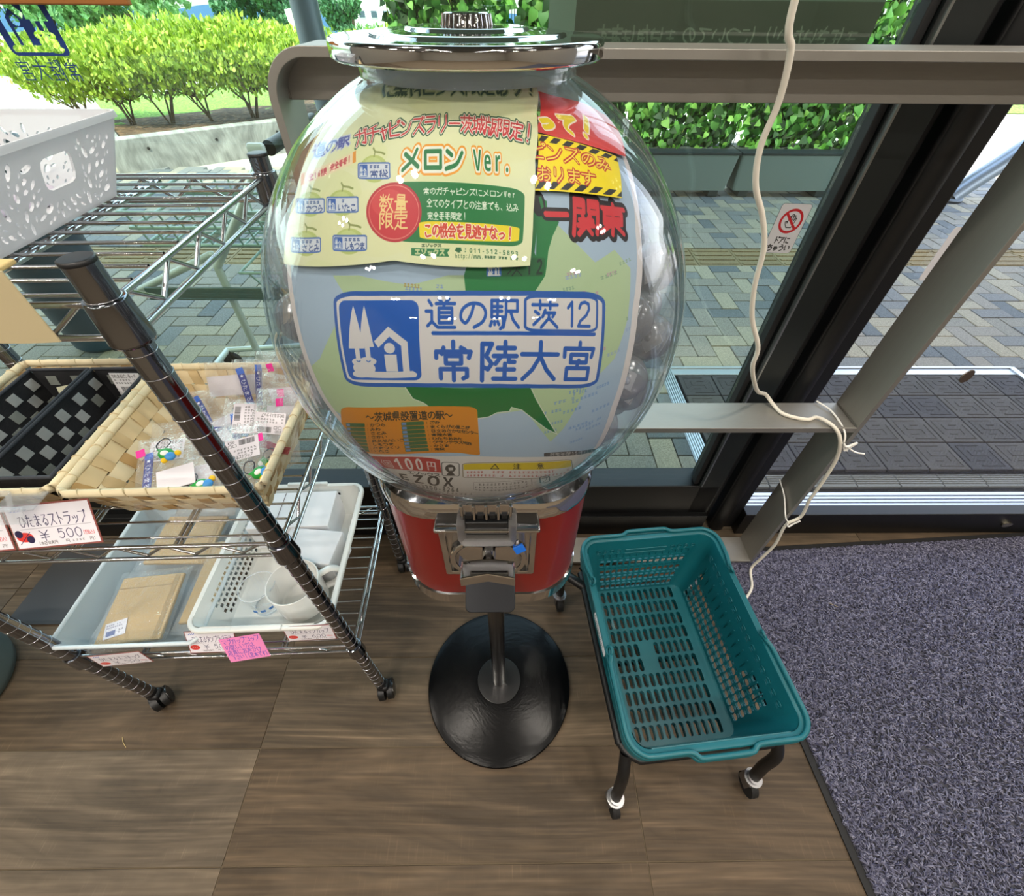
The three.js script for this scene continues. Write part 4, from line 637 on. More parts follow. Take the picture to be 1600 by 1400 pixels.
{
  const t = thing('capsule_machine', 'red gumball-style capsule machine with clear globe, chrome lid and black pedestal', 'machine', [GX, 0, GZ]);
  obj('base', lathe([[0, 0.002], [0.187, 0.002], [0.1905, 0.004], [0.1905, 0.009], [0.188, 0.0125], [0.17, 0.0155], [0.12, 0.0235], [0.08, 0.0275], [0.062, 0.0285], [0, 0.0285]], 80), new THREE.MeshPhysicalMaterial({ color: 0x050506, roughness: 0.27, specularIntensity: 0.38, bumpMap: grain, bumpScale: 0.0005 }), t);
  obj('base_flange', lathe([[0.0565, 0.028], [0.0575, 0.031], [0.056, 0.0325], [0.02, 0.033], [0, 0.033]], 48), M.blackGloss, t);
  obj('pole', cyl(0.0165, 0.0165, 0.73, 0, 0.395, 0, 32), M.blackGloss, t);
  const R = (w, d, r, y) => loop(w, d, r, y, 10);
  obj('body', skin([R(0.222, 0.211, 0.062, 0.776), R(0.222, 0.211, 0.062, 0.943)]), M.red, t);
  obj('bottom_skirt', flat([skin([R(0.2, 0.19, 0.05, 0.752), R(0.222, 0.211, 0.06, 0.752), R(0.2265, 0.2155, 0.063, 0.7545), R(0.2265, 0.2155, 0.063, 0.776), R(0.221, 0.21, 0.061, 0.7775)]), capRing(R(0.2, 0.19, 0.05, 0.752), false)]), M.chrome, t);
  obj('top_plate', flat([skin([R(0.221, 0.21, 0.061, 0.941), R(0.2265, 0.2155, 0.063, 0.942), R(0.2265, 0.2155, 0.063, 0.957), R(0.222, 0.211, 0.062, 0.9635), R(0.205, 0.195, 0.06, 0.967)]), capRing(R(0.205, 0.195, 0.06, 0.967)), lathe([[0.1, 0.966], [0.108, 0.966], [0.11, 0.971], [0.108, 0.976], [0.101, 0.976]], 56)]), M.chrome, t);
  const gp = []; for (let i = 0; i <= 60; i++) { const th = -53.5 + (66.8 + 53.5) * i / 60; gp.push([GA * Math.cos(th * DEG), GY + GB * Math.sin(th * DEG)]); } gp.push([0.0655, 1.2665], [0.0665, 1.274], [0.0637, 1.274], [0.0627, 1.266]); for (let i = 60; i >= 0; i--) { const th = -53.5 + (66.8 + 53.5) * i / 60; gp.push([(GA - 0.0028) * Math.cos(th * DEG), GY + (GB - 0.0028) * Math.sin(th * DEG)]); }
  obj('globe', lathe(gp, 96), phy(0xf6f8fa, { roughness: 0.015, transmission: 1, thickness: 0, ior: 1.5 }), t);
  const lid = obj('lid', lathe([[0.066, 1.2735], [0.0785, 1.2733], [0.0802, 1.2748], [0.0802, 1.2805], [0.0795, 1.2822], [0.0775, 1.2828], [0.0585, 1.2829], [0.0572, 1.2842], [0.0545, 1.2848], [0.0365, 1.285], [0.0355, 1.2862], [0.033, 1.2866], [0, 1.2868]], 96), M.chrome, t);
  const kn = [lathe([[0.0145, 1.2864], [0.0135, 1.291], [0.0125, 1.2922], [0, 1.2925]], 40)]; for (let i = 0; i < 28; i++) { const a = i / 28 * Math.PI * 2; kn.push(rod([0.0143 * Math.cos(a), 1.2866, 0.0143 * Math.sin(a)], [0.0133 * Math.cos(a), 1.2915, 0.0133 * Math.sin(a)], 0.0009, 5)); }
  obj('knob', flat(kn), M.chrome, lid);
  // coin mechanism
  const z0 = 0.1055, cm = M.chrome, px = 0.003;
  const pl = obj('coin_plate', flat([(() => { const s = rr2(0.1, 0.102, 0.003); s.holes.push(rr2(0.086, 0.088, 0.002, true)); return extr(s, 0.006, 0.0012).translate(px, 0.8885, z0); })(), rbox(0.09, 0.09, 0.004, px, 0.8885, z0 + 0.001, 0.001), rbox(0.104, 0.006, 0.016, px, 0.9395, z0 + 0.008, 0.0025)]), cm, t);
  obj('dial_ring', flat([(() => { const s = new THREE.Shape(); s.absarc(0, 0, 0.0405, 0, Math.PI * 2); const h = new THREE.Path(); h.absarc(0, 0, 0.0345, 0, Math.PI * 2, true); s.holes.push(h); return extr(s, 0.012, 0.0015, 28).translate(px, 0.886, z0 + 0.003); })(), new THREE.CylinderGeometry(0.0345, 0.0345, 0.006, 40).rotateX(Math.PI / 2).translate(px, 0.886, z0 + 0.006)]), M.chrome, pl);
  obj('slot_housing', flat([rbox(0.056, 0.018, 0.016, px, 0.922, z0 + 0.01, 0.006, 3), rbox(0.008, 0.03, 0.017, px - 0.025, 0.937, z0 + 0.009, 0.003), rbox(0.008, 0.03, 0.017, px + 0.025, 0.937, z0 + 0.009, 0.003)]), new THREE.MeshStandardMaterial({ color: 0xb8b8ba, metalness: 1, roughness: 0.3, bumpMap: grain, bumpScale: 0.002 }), pl);
  obj('coin_slot', flat([rbox(0.042, 0.024, 0.012, px, 0.939, z0 + 0.007, 0.002), rbox(0.04, 0.003, 0.016, px, 0.936, z0 + 0.008, 0.001)]), M.blackPlastic, pl);
  const gr = [rbox(0.05, 0.02, 0.014, px, 0.963, z0 + 0.0, 0.003)]; for (let i = 0; i < 5; i++) gr.push(rbox(0.003, 0.022, 0.018, px - 0.023 + i * 0.0115, 0.963, z0 + 0.002, 0.001)); obj('slot_grille', flat(gr), M.chrome, pl);
  obj('grille_holes', flat([0, 1, 2, 3].map((i) => box(0.0058, 0.005, 0.006, px - 0.0172 + i * 0.0115, 0.9555, z0 + 0.0062))), M.blackRubber, pl);
  obj('blue_mark', rbox(0.011, 0.009, 0.003, 0, 0, 0, 0.0008).rotateZ(0.5).rotateX(-0.4).translate(px + 0.032, 0.913, z0 + 0.0185), std(0x0f63c8, 0.4), pl);
  const hs = new THREE.Shape([V2(-0.0275, -0.0115), V2(0, -0.0065), V2(0.0275, -0.0115), V2(0.0275, 0.0085), V2(0, 0.0115), V2(-0.0275, 0.0085)]);
  obj('handle', flat([extr(hs, 0.014, 0.0018).rotateX(-Math.PI / 2).translate(px, 0.881, z0 + 0.031), new THREE.CylinderGeometry(0.0065, 0.0085, 0.03, 20).rotateX(Math.PI / 2).translate(px, 0.887, z0 + 0.012)]), M.chrome, pl);
  const cs = new THREE.Shape([V2(0, 0.028), V2(0.008, 0.028), V2(0.029, -0.006), V2(0.029, -0.02), V2(0.022, -0.026), V2(0, -0.026)]);
  const ch = obj('prize_chute', extr(cs, 0.052, 0.003, 4).rotateY(-Math.PI / 2).translate(px + 0.026, 0.806, z0 - 0.001), M.chrome, t);
  obj('chute_flap', extr(rr2(0.057, 0.043, 0.007), 0.0026, 0.0008).rotateX(-0.98).translate(px, 0.819, z0 + 0.0205), std(0x3a3b3e, 0.28, 1), ch);
}
{ // printed sheets inside the globe
  const poster = canvasTex(2016, 1680, (x, w, h) => {
    const W = (k) => warp6(PQ[k]), at = (ph, th) => [(ph + 72) * 14, (72 - th) * 14];
    x.fillStyle = '#b2cade'; x.fillRect(0, 0, w, h);
    const pg = (arr, c) => { x.beginPath(); for (let i = 0; i < arr.length; i += 2) x[i ? 'lineTo' : 'moveTo'](arr[i], arr[i + 1]); x.closePath(); x.fillStyle = c; x.fill(); };
    pg(PQ.land1, '#bdd6a8');
    for (let i = 0; i < 46; i++) { const a = rr(1250, 1580), b = rr(540, 830); if (rnd() < 0.5) smudge(x, rect4(a, b, rr(40, 80), 15), pick(['#c79bb0', '#8fb292', '#9fb6d8']), 1, 4, 2.5); }
    for (let i = 0; i < 16; i++) smudge(x, rect4(rr(1230, 1430), rr(850, 1080), rr(46, 80), 17), '#7ea6d6', 1, 5, 2.5);
    for (let i = 0; i < 8; i++) smudge(x, rect4(rr(640, 900), rr(545, 605), rr(46, 80), 16), pick(['#8fa8cf', '#b8a560']), 1, 5, 2.5);
    pg(PQ.green1, '#17803c'); pg(PQ.green1b, '#17803c'); pg(PQ.green2, '#0d7431');
    x.strokeStyle = '#e2ead4'; x.lineWidth = 3; x.beginPath(); for (let i = 0; i < PQ.green2.length; i += 2) x[i ? 'lineTo' : 'moveTo'](PQ.green2[i], PQ.green2[i + 1]); x.stroke();
    x.fillStyle = '#131313'; x.beginPath(); x.ellipse(1296, 366, 26, 34, 0.4, 0, 7); x.fill(); x.fillStyle = '#17803c'; x.fillRect(1302, 350, 12, 34);
    // white foot of the sheet
    x.fillStyle = '#e7e4df'; x.beginPath(); x.moveTo(380, 1265); x.quadraticCurveTo(760, 1075, 1010, 1075); x.quadraticCurveTo(1250, 1085, 1620, 1290); x.lineTo(1700, 1680); x.lineTo(300, 1680); x.closePath(); x.fill();
    // white side margins
    x.strokeStyle = '#e9e3e0'; x.lineWidth = 62; x.lineJoin = 'round'; for (const tab of [PL, PR]) { x.beginPath(); tab.forEach(([th, ph], i) => x[i ? 'lineTo' : 'moveTo'](...at(ph, th))); x.stroke(); }
    // small station mark, region title
    let q = W('ib12'); fillW(x, q, '#12692f', null, 0.1); emblem(x, within(q, 0, 0, 0.26, 1), '#2d6fc4', '#eef2ee'); text(x, '茨12', within(q, 0.33, 0.05, 1, 0.95), [['#0f2f1a', 3]], 0.15);
    text(x, 'ー', W('bar'), [['#1c1413', 34], ['#e0353b', 15]], 0); q = W('kanto'); text(x, '関東', q, [['#1c1413', 42], ['#e0353b', 15]], 0.06);
    // the station sign
    q = W('sign'); fillW(x, q, '#e8e5e2', null, 0.1); strokeW(x, within(q, 0.005, 0.012, 0.995, 0.988), '#2160b8', 12, 0.09);
    emblem(x, within(q, 0.022, 0.08, 0.325, 0.93), '#1661c4', '#e6e4e2');
    text(x, '道の駅', within(q, 0.345, 0.07, 0.67, 0.365), [['#1a5fbe', 8.5]], 0.1);
    strokeW(x, within(q, 0.687, 0.04, 0.965, 0.38), '#2160b8', 8, 0.14); text(x, '茨', within(q, 0.712, 0.085, 0.805, 0.345), [['#1a5fbe', 8.5]], 0.02);
    x.strokeStyle = '#1a5fbe'; x.lineWidth = 8.5; x.lineCap = x.lineJoin = 'round'; trace(x, [[0.845, 0.15], [0.861, 0.095], [0.861, 0.33]], q); x.stroke(); trace(x, [[0.89, 0.15], [0.897, 0.105], [0.913, 0.092], [0.928, 0.11], [0.93, 0.16], [0.919, 0.22], [0.894, 0.28], [0.887, 0.33], [0.934, 0.33]], q); x.stroke();
    trace(x, [0, 1, 2, 3, 4, 5, 6, 7, 8].map((i) => [0.373 + i * 0.073, 0.41]), q); x.lineWidth = 10; x.stroke();
    text(x, '常陸大宮', within(q, 0.365, 0.5, 0.975, 0.925), [['#1a5fbe', 12.5]], 0.13);
    // list of stations on orange
    q = W('orange'); fillW(x, q, '#dd8d16', null, 0.07); text(x, '〜茨城県設置道の駅〜', within(q, 0.2, 0.09, 0.8, 0.25), [['#2a2410', 3.4]], 0.08);
    const la = ['かつら', 'みわ', 'さとみ', 'さかい', '奥久慈だいご', 'しもつま', 'たまつくり', 'いたこ'], lb = ['ごか', 'まくらがの里こが', '日立おさかなセンター', '常陸大宮', 'ひたちおおた', 'グランテラス筑西', 'かさま', '常総'];
    for (let i = 0; i < 8; i++) for (const [k, l] of [[0, la], [0.4, lb]]) { const v = 0.28 + i * 0.085; const b = within(q, 0.04 + k, v, 0.19 + k, v + 0.074); fillW(x, b, '#35693a', null, 0.1); fillW(x, within(b, 0.02, 0.15, 0.22, 0.85), '#6f93c8', null, 0.1); const n = l[i].length; text(x, '：' + l[i], within(q, 0.19 + k, v + 0.004, 0.19 + k + 0.037 * (n + 1), v + 0.066), [['#2a2410', 2.1]], 0.06); }
    // foot: price, maker, cautions
    q = W('red100'); fillW(x, q, '#c23a34', null, 0.01); text(x, '1個', within(q, 0.12, 0.25, 0.36, 0.85), [['#f2dcd8', 3.4]], 0.08); text(x, '100', within(q, 0.37, 0.08, 0.76, 0.95), [['#f4eae6', 4]], 0.02); text(x, '円', within(q, 0.79, 0.25, 0.93, 0.88), [['#f2dcd8', 5]], 0.04);
    q = W('icon'); strokeW(x, q, '#555', 3, 0.12); { const c = []; for (let i = 0; i < 20; i++) c.push([0.5 + 0.3 * Math.cos(i * 0.314), 0.42 + 0.28 * Math.sin(i * 0.314)]); fillW(x, q, '#3c3a38', c); fillW(x, q, '#d8d4d0', [[0.38, 0.35], [0.66, 0.32], [0.66, 0.55], [0.42, 0.58]]); fillW(x, q, '#3c3a38', [[0.25, 0.95], [0.4, 0.68], [0.62, 0.68], [0.8, 0.95]]); }
    q = W('warn'); fillW(x, q, '#efecea', null, 0.08); fillW(x, within(q, 0.01, 0.04, 0.99, 0.42), '#e8cf12', null, 0.1); strokeW(x, q, '#8a7f5e', 3, 0.08); trace(x, [[0.31, 0.1], [0.345, 0.38], [0.275, 0.38]], q, true); x.strokeStyle = '#222'; x.lineWidth = 3; x.stroke(); text(x, '注', within(q, 0.47, 0.09, 0.53, 0.39), [['#222', 3]], 0); text(x, '意', within(q, 0.67, 0.09, 0.73, 0.39), [['#222', 3]], 0); smudge(x, within(q, 0.04, 0.47, 0.97, 0.95), '#c25a55', 2, 26, 2.4);
    text(x, 'エゾックス', W('ezk'), [['#262423', 3.4]], 0.06); text(x, 'EZOX', W('ezox'), [['#262423', 9]], 0.02); text(x, '050-3200-8264', W('tel'), [['#3a3836', 3]], 0.02); smudge(x, W('url'), '#6a6664', 1, 14, 3);
    q = W('mat'); strokeW(x, within(q, 0, 0.05, 1, 0.8), '#8a8784', 2, 0.02); smudge(x, within(q, 0.02, 0.1, 0.95, 0.95), '#6a6765', 3, 14, 2.4);
    q = W('recyc'); strokeW(x, within(q, 0.1, 0.05, 0.9, 0.85), '#4a4846', 5, 0.2); text(x, 'プ', within(q, 0.25, 0.2, 0.75, 0.72), [['#4a4846', 3.4]], 0);
    q = W('pill'); fillW(x, q, '#4c4f52', null, 0.06); text(x, '対象年齢15才以上', within(q, 0.12, 0.1, 0.9, 0.9), [['#c5c7c8', 2.1]], 0.08);
  });
  const m = obj('paper_poster', patch(0.161, () => -47, () => 62, PL, PR, -72, 72, 2016, 1680, 14, 72), new THREE.MeshStandardMaterial({ map: poster, color: 0xe6e3e0, roughness: 0.55, side: THREE.DoubleSide }));
  m.position.set(GX, GY, GZ); tag(m, 'pale blue map poster with the blue and white station sign inside the globe', 'poster');

  const flyer = canvasTex(2016, 720, (x, w, h) => {
    const W = (k) => warp6(FQ[k]);
    x.fillStyle = '#e2e6bc'; x.fillRect(0, 0, w, h); for (let i = 0; i < 60; i++) { x.fillStyle = `rgba(${pick(['232,234,190', '214,220,160', '226,226,176'])},0.35)`; x.beginPath(); x.ellipse(rr(0, w), rr(0, h), rr(40, 160), rr(30, 80), 0, 0, 7); x.fill(); }
    text(x, 'に無料ピンズ限定あり！', W('neck'), [['#b5bf8a', 20], ['#1d4a2c', 9]], 0.08);
    for (const k of ['m1', 'm2', 'm3', 'm4', 'm5']) { const q = W(k), c = []; for (let i = 0; i < 28; i++) c.push([0.5 + 0.46 * Math.cos(i * Math.PI / 14), 0.53 + 0.46 * Math.sin(i * Math.PI / 14)]); fillW(x, q, '#bcca78', c); fillW(x, within(q, 0.15, 0.1, 0.8, 0.75), '#c9d58c', c); x.strokeStyle = '#8f9a5a'; x.lineWidth = 5; trace(x, [[0.5, 0.12], [0.52, -0.05], [0.45, -0.18]], q); x.stroke(); trace(x, [[0.52, -0.05], [0.72, -0.02], [0.85, 0.04]], q); x.stroke();
      const b = within(q, -0.02, 0.34, 1.02, 0.86); fillW(x, b, '#d5dbe6', null, 0.08); strokeW(x, b, '#4a6fb8', 4, 0.08); emblem(x, within(b, 0.04, 0.1, 0.3, 0.9), '#2f5fb0', '#d8dfe8'); smudge(x, within(b, 0.36, 0.08, 0.96, 0.42), '#54699c', 1, 5, 3); text(x, { m1: '常総', m2: 'かつら', m3: 'いたこ', m4: 'さとみ', m5: 'しもつま' }[k], within(b, 0.36, 0.46, 0.96, 0.92), [['#3d5590', 3]], 0.1); }
    text(x, '道の駅', W('michi'), [['#c8cede', 16], ['#4a4fa6', 6]], 0.05);
    let q = W('ribbon'); fillW(x, q, '#ecdcb8', null, 0.02); fillW(x, within(q, -0.02, 0, 0.05, 1), '#e49a3c', null, 0.02); fillW(x, within(q, 0.95, 0, 1.02, 1), '#e49a3c', null, 0.02); text(x, '全16種', within(q, 0.12, 0.3, 0.46, 0.85), [['#c23a4c', 4]], 0.1); text(x, '完全制覇！', within(q, 0.52, 0.2, 0.92, 0.75), [['#c23a4c', 4]], 0.06);
    text(x, 'ガチャピンズラリー茨城版限定！', W('title'), [['#24573a', 21], ['#efe6dc', 12.5], ['#c8323a', 6]], 0.02, { 'ャ': 0.7, '！': 0.8 });
    text(x, 'メロン', W('melon'), [['#f0a032', 40], ['#eef0e4', 28], ['#1f7a44', 12]], 0.12); text(x, 'Ver.', W('ver'), [['#f0a032', 24], ['#eef0e4', 12], ['#1f7a44', 6]], 0.02);
    q = W('panel'); fillW(x, q, '#17783a', null, 0.11);
    q = W('circ'); { const c = (k) => { const o = []; for (let i = 0; i < 40; i++) o.push([0.5 + k * Math.cos(i * Math.PI / 20), 0.5 + k * Math.sin(i * Math.PI / 20)]); return o; }; fillW(x, q, '#b93038', c(0.5)); fillW(x, q, '#c9343c', c(0.46)); x.strokeStyle = '#e07a70'; x.lineWidth = 3; trace(x, c(0.45), q, true); x.stroke(); fillW(x, within(q, 0.1, 0.12, 0.7, 0.6), 'rgba(222,90,84,0.5)', c(0.5)); }
    text(x, '数量', W('suryo'), [['#f0d48c', 4.5]], 0.1); text(x, '限定', W('gentei'), [['#f0d48c', 4.5]], 0.1);
    text(x, '常のガチャピンズにメロンVer', W('w1'), [['#e9efe0', 2.5]], 0.1); text(x, '全てのタイプとの注意でも、込み', W('w2'), [['#e9efe0', 2.5]], 0.1); text(x, '完全制覇限定！', W('w3'), [['#e9efe0', 2.5]], 0.1);
    q = W('ypill'); fillW(x, q, '#efd812', null, 0.12); text(x, 'この機会を見逃すなっ！', within(q, 0.05, 0.14, 0.95, 0.86), [['#f7ecd8', 9], ['#d2432e', 4.5]], 0.05);
    text(x, 'エゾックス', W('ezs'), [['#44603c', 2]], 0.1); q = W('banner'); fillW(x, q, '#1f7a44', [[0, 0], [0.96, 0], [1, 0], [0.94, 0.5], [1, 1], [0, 1]]); text(x, 'エゾックス', within(q, 0.08, 0.15, 0.88, 0.85), [['#c3cf9a', 4]], 0.2); text(x, '☎：011-512-5893', W('tel'), [['#2c6a40', 3]], 0.02); text(x, 'http://www.', within(W('url'), 0, 0, 0.45, 1), [['#3a6a44', 2]], 0); smudge(x, within(W('url'), 0.46, 0.1, 1, 0.9), '#3a6a44', 1, 12, 3);
  });
  const fl = obj('paper_flyer', patch(0.1645, (s) => s < 0.55 ? 28.9 + 7 * (s / 0.55) : 35.9 - 0.8 * (s - 0.55) / 0.45, () => 69, [[28.9, -50], [36.2, -52.5], [42.5, -54], [49.4, -60.6], [56, -67], [63, -68], [69.6, -55]], [[35.1, 15], [43.9, 17.9], [52.8, 22.1], [62.6, 30.8], [69, 42]], -82, 74, 2016, 720, 14, 56), new THREE.MeshStandardMaterial({ map: flyer, color: 0xf4f2ea, roughness: 0.5, side: THREE.DoubleSide }));
  fl.position.set(GX, GY, GZ); tag(fl, 'yellow-green melon flyer with red round seal in the upper globe', 'poster');

  const note = canvasTex(1064, 560, (x, w, h) => { // ph0 = 5, th1 = 72
    x.clearRect(0, 0, w, h); const W = (k) => warp6(NQ[k]);
    x.fillStyle = '#d43b35'; x.beginPath(); for (let i = 0; i < NQ.red.length; i += 2) x[i ? 'lineTo' : 'moveTo'](NQ.red[i], NQ.red[i + 1]); x.closePath(); x.fill();
    text(x, 'って！', W('tte'), [['#d43b35', 30], ['#f3e6d0', 27], ['#ecd21c', 17]], 0.1);
    const q = W('box'); fillW(x, q, '#f0d800', null, 0.01);
    for (const [v0, v1] of [[0.02, 0.14], [0.84, 0.97]]) for (let i = 0; i < 7; i++) { const u = -0.02 + i * 0.16; fillW(x, q, '#20201c', [[u + 0.07, v0], [u + 0.16, v0], [u + 0.09, v1], [u, v1]].map(([a, b]) => [clamp(a, 0, 1), b])); }
    text(x, 'ピンズのみ', W('l1'), [['#b8281e', 12], ['#f2dc4c', 4]], 0.08); text(x, 'おります', W('l2'), [['#b8281e', 12], ['#f2dc4c', 4]], 0.08);
  });
  const nt = obj('paper_notice', patch(0.1628, () => 40, () => 71, [[40, 14], [71, 14]], [[40, 78], [71, 78]], 5, 72, 1064, 560, 14, 40), new THREE.MeshStandardMaterial({ map: note, alphaTest: 0.5, roughness: 0.5, side: THREE.DoubleSide }));
  nt.position.set(GX, GY, GZ); tag(nt, 'red notice with black and yellow hazard stripes, right of the melon flyer', 'poster');

  // clear capsules behind the poster, seen at both sides
  const shell = [], cR = 0.0172; for (let i = 0; i <= 12; i++) { const a = -Math.PI / 2 + i / 12 * Math.PI; shell.push([cR * Math.cos(a), cR * Math.sin(a) * 1.08]); } shell.splice(6, 1, [cR, -0.001], [cR + 0.0009, -0.0008], [cR + 0.0009, 0.0008], [cR, 0.001]);
  const cap = obj('capsule', lathe(shell, 20), phy(0xd6d6d8, { roughness: 0.18, transmission: 0.8, thickness: 0, ior: 1.5 }));
  tag(cap, 'small clear plastic capsule in the heap inside the globe', 'capsule', 'clear capsules inside the globe');
  obj('pin_card', rbox(0.017, 0.021, 0.0006, 0, 0, 0, 0.0002, 1).rotateY(0.5), std(0xdedcd8, 0.5), cap); obj('metal_pin', lathe([[0, 0.0015], [0.006, 0.001], [0.0065, 0], [0, 0]], 12).rotateX(Math.PI / 2).translate(0.001, 0.002, 0.002), std(0xb7b7ba, 0.2, 1), cap);
  const spots = []; let tries = 0;
  while (spots.length < 84 && tries++ < 90000) {
    const a = (rnd() < 0.5 ? 1 : -1) * rr(38, 128) * DEG, th = rr(-52, 20) * DEG, R = rnd() < 0.7 ? (Math.abs(a) > 66 * DEG ? 0.1455 : 0.141) : rr(0.1, 0.118), y = R * 1.036 * Math.sin(th), x = R * Math.cos(th) * Math.sin(a), z = R * Math.cos(th) * Math.cos(a);
    if (y < -0.118) continue;
    if (spots.every((s) => Math.hypot(s[0] - x, s[1] - y, s[2] - z) > 0.0348)) spots.push([x, y, z]);
  }
  spots.forEach(([x, y, z], i) => { const c = i ? cap.clone() : cap; if (i) { c.name = numbered('capsule'); scene.add(c); } c.position.set(GX + x, GY + y, GZ + z); c.rotation.set(rr(0, 6.2), rr(0, 6.2), rr(0, 6.2)); });
}
// ------------------------------------------------------------------ pierced plastic boxes: four leaning panels with real holes, cornered and floored
const slot = (cx, cy, w, h, r) => { const p = new THREE.Path(), R = Math.min(r, w / 2.001, h / 2.001), x = cx - w / 2, y = cy - h / 2, n = 2, arc = (ox, oy, a0) => { for (let i = 0; i <= n; i++) { const a = a0 - i / n * Math.PI / 2; pts.push([ox + R * Math.cos(a), oy + R * Math.sin(a)]); } }, pts = []; arc(x + w - R, y + h - R, Math.PI / 2); arc(x + w - R, y + R, 0); arc(x + R, y + R, -Math.PI / 2); arc(x + R, y + h - R, Math.PI); p.moveTo(...pts[0]); pts.slice(1).forEach((q) => p.lineTo(...q)); p.closePath(); return p; };
const oval = (cx, cy, a, b, rot, n = 9) => { const p = new THREE.Path(); for (let i = 0; i < n; i++) { const t = -i / n * 6.283, x = a * Math.cos(t), y = b * Math.sin(t); p[i ? 'lineTo' : 'moveTo'](cx + x * Math.cos(rot) - y * Math.sin(rot), cy + x * Math.sin(rot) + y * Math.cos(rot)); } p.closePath(); return p; };
// wt x dt at the top, wb x db at the bottom, height h, corner radius r; holes(side, half length at the bottom and top, slope height) returns paths in panel coordinates
function pierced({ wt, dt, wb, db, h, r, th, holes, floorHoles }) {
  const out = {}, panel = (lb, lt, lean, hs) => { const sl = Math.hypot(h, lean), s = new THREE.Shape([V2(-lb / 2, 0), V2(lb / 2, 0), V2(lt / 2, sl), V2(-lt / 2, sl)]); s.holes.push(...hs(lb, lt, sl)); return extr(s, th, 0, 4).translate(0, 0, -th).rotateX(Math.atan2(lean, h)); };
  const lz = (dt - db) / 2, lx = (wt - wb) / 2, k = r * 0.8;
  out.front = panel(wb - 2 * k, wt - 2 * r, lz, (a, b, c) => holes('front', a, b, c)).translate(0, 0, db / 2);
  out.back = panel(wb - 2 * k, wt - 2 * r, lz, (a, b, c) => holes('back', a, b, c)).rotateY(Math.PI).translate(0, 0, -db / 2);
  out.right = panel(db - 2 * k, dt - 2 * r, lx, (a, b, c) => holes('right', a, b, c)).rotateY(Math.PI / 2).translate(wb / 2, 0, 0);
  out.left = panel(db - 2 * k, dt - 2 * r, lx, (a, b, c) => holes('left', a, b, c)).rotateY(-Math.PI / 2).translate(-wb / 2, 0, 0);
  const cs = []; for (let q = 0; q < 4; q++) { const ang = (i) => (q + i / 6) * Math.PI / 2, sx = q === 0 || q === 3 ? 1 : -1, sz = q < 2 ? 1 : -1, rb = k, pt = (a, w, d, R, y) => [sx * (w / 2 - R) + R * Math.cos(a), y, sz * (d / 2 - R) + R * Math.sin(a)]; const p = [], ix = []; for (let i = 0; i <= 6; i++) { p.push(...pt(ang(i), wb, db, rb, 0), ...pt(ang(i), wt, dt, r, h), ...pt(ang(i), wb - 2 * th, db - 2 * th, Math.max(0.001, rb - th), 0), ...pt(ang(i), wt - 2 * th, dt - 2 * th, Math.max(0.001, r - th), h)); } for (let i = 0; i < 6; i++) { const a = i * 4, b = a + 4; ix.push(a, a + 1, b, b, a + 1, b + 1, a + 2, b + 2, a + 3, a + 3, b + 2, b + 3); } const g = new THREE.BufferGeometry(); g.setAttribute('position', new THREE.Float32BufferAttribute(p, 3)); g.setIndex(ix); g.computeVertexNormals(); cs.push(g); }
  out.corners = cs;
  const f = rr2(wb, db, k); f.holes.push(...floorHoles()); out.floor = extr(f, th, 0, 4).rotateX(Math.PI / 2).translate(0, th, 0);
  return out;
}
function rimGeo(w, d, r, y, lip, drop, t = 0.004) { const L = (a, b) => loop(w + 2 * a, d + 2 * a, Math.max(0.004, r + a), y + b, 7); return skin([L(-0.002, -0.012), L(-0.001, -0.001), L(0.001, 0), L(lip - 0.002, 0), L(lip, -0.002), L(lip, -drop), L(lip - t, -drop), L(lip - t, -t), L(-0.001 + t * 0.5, -t)]); }
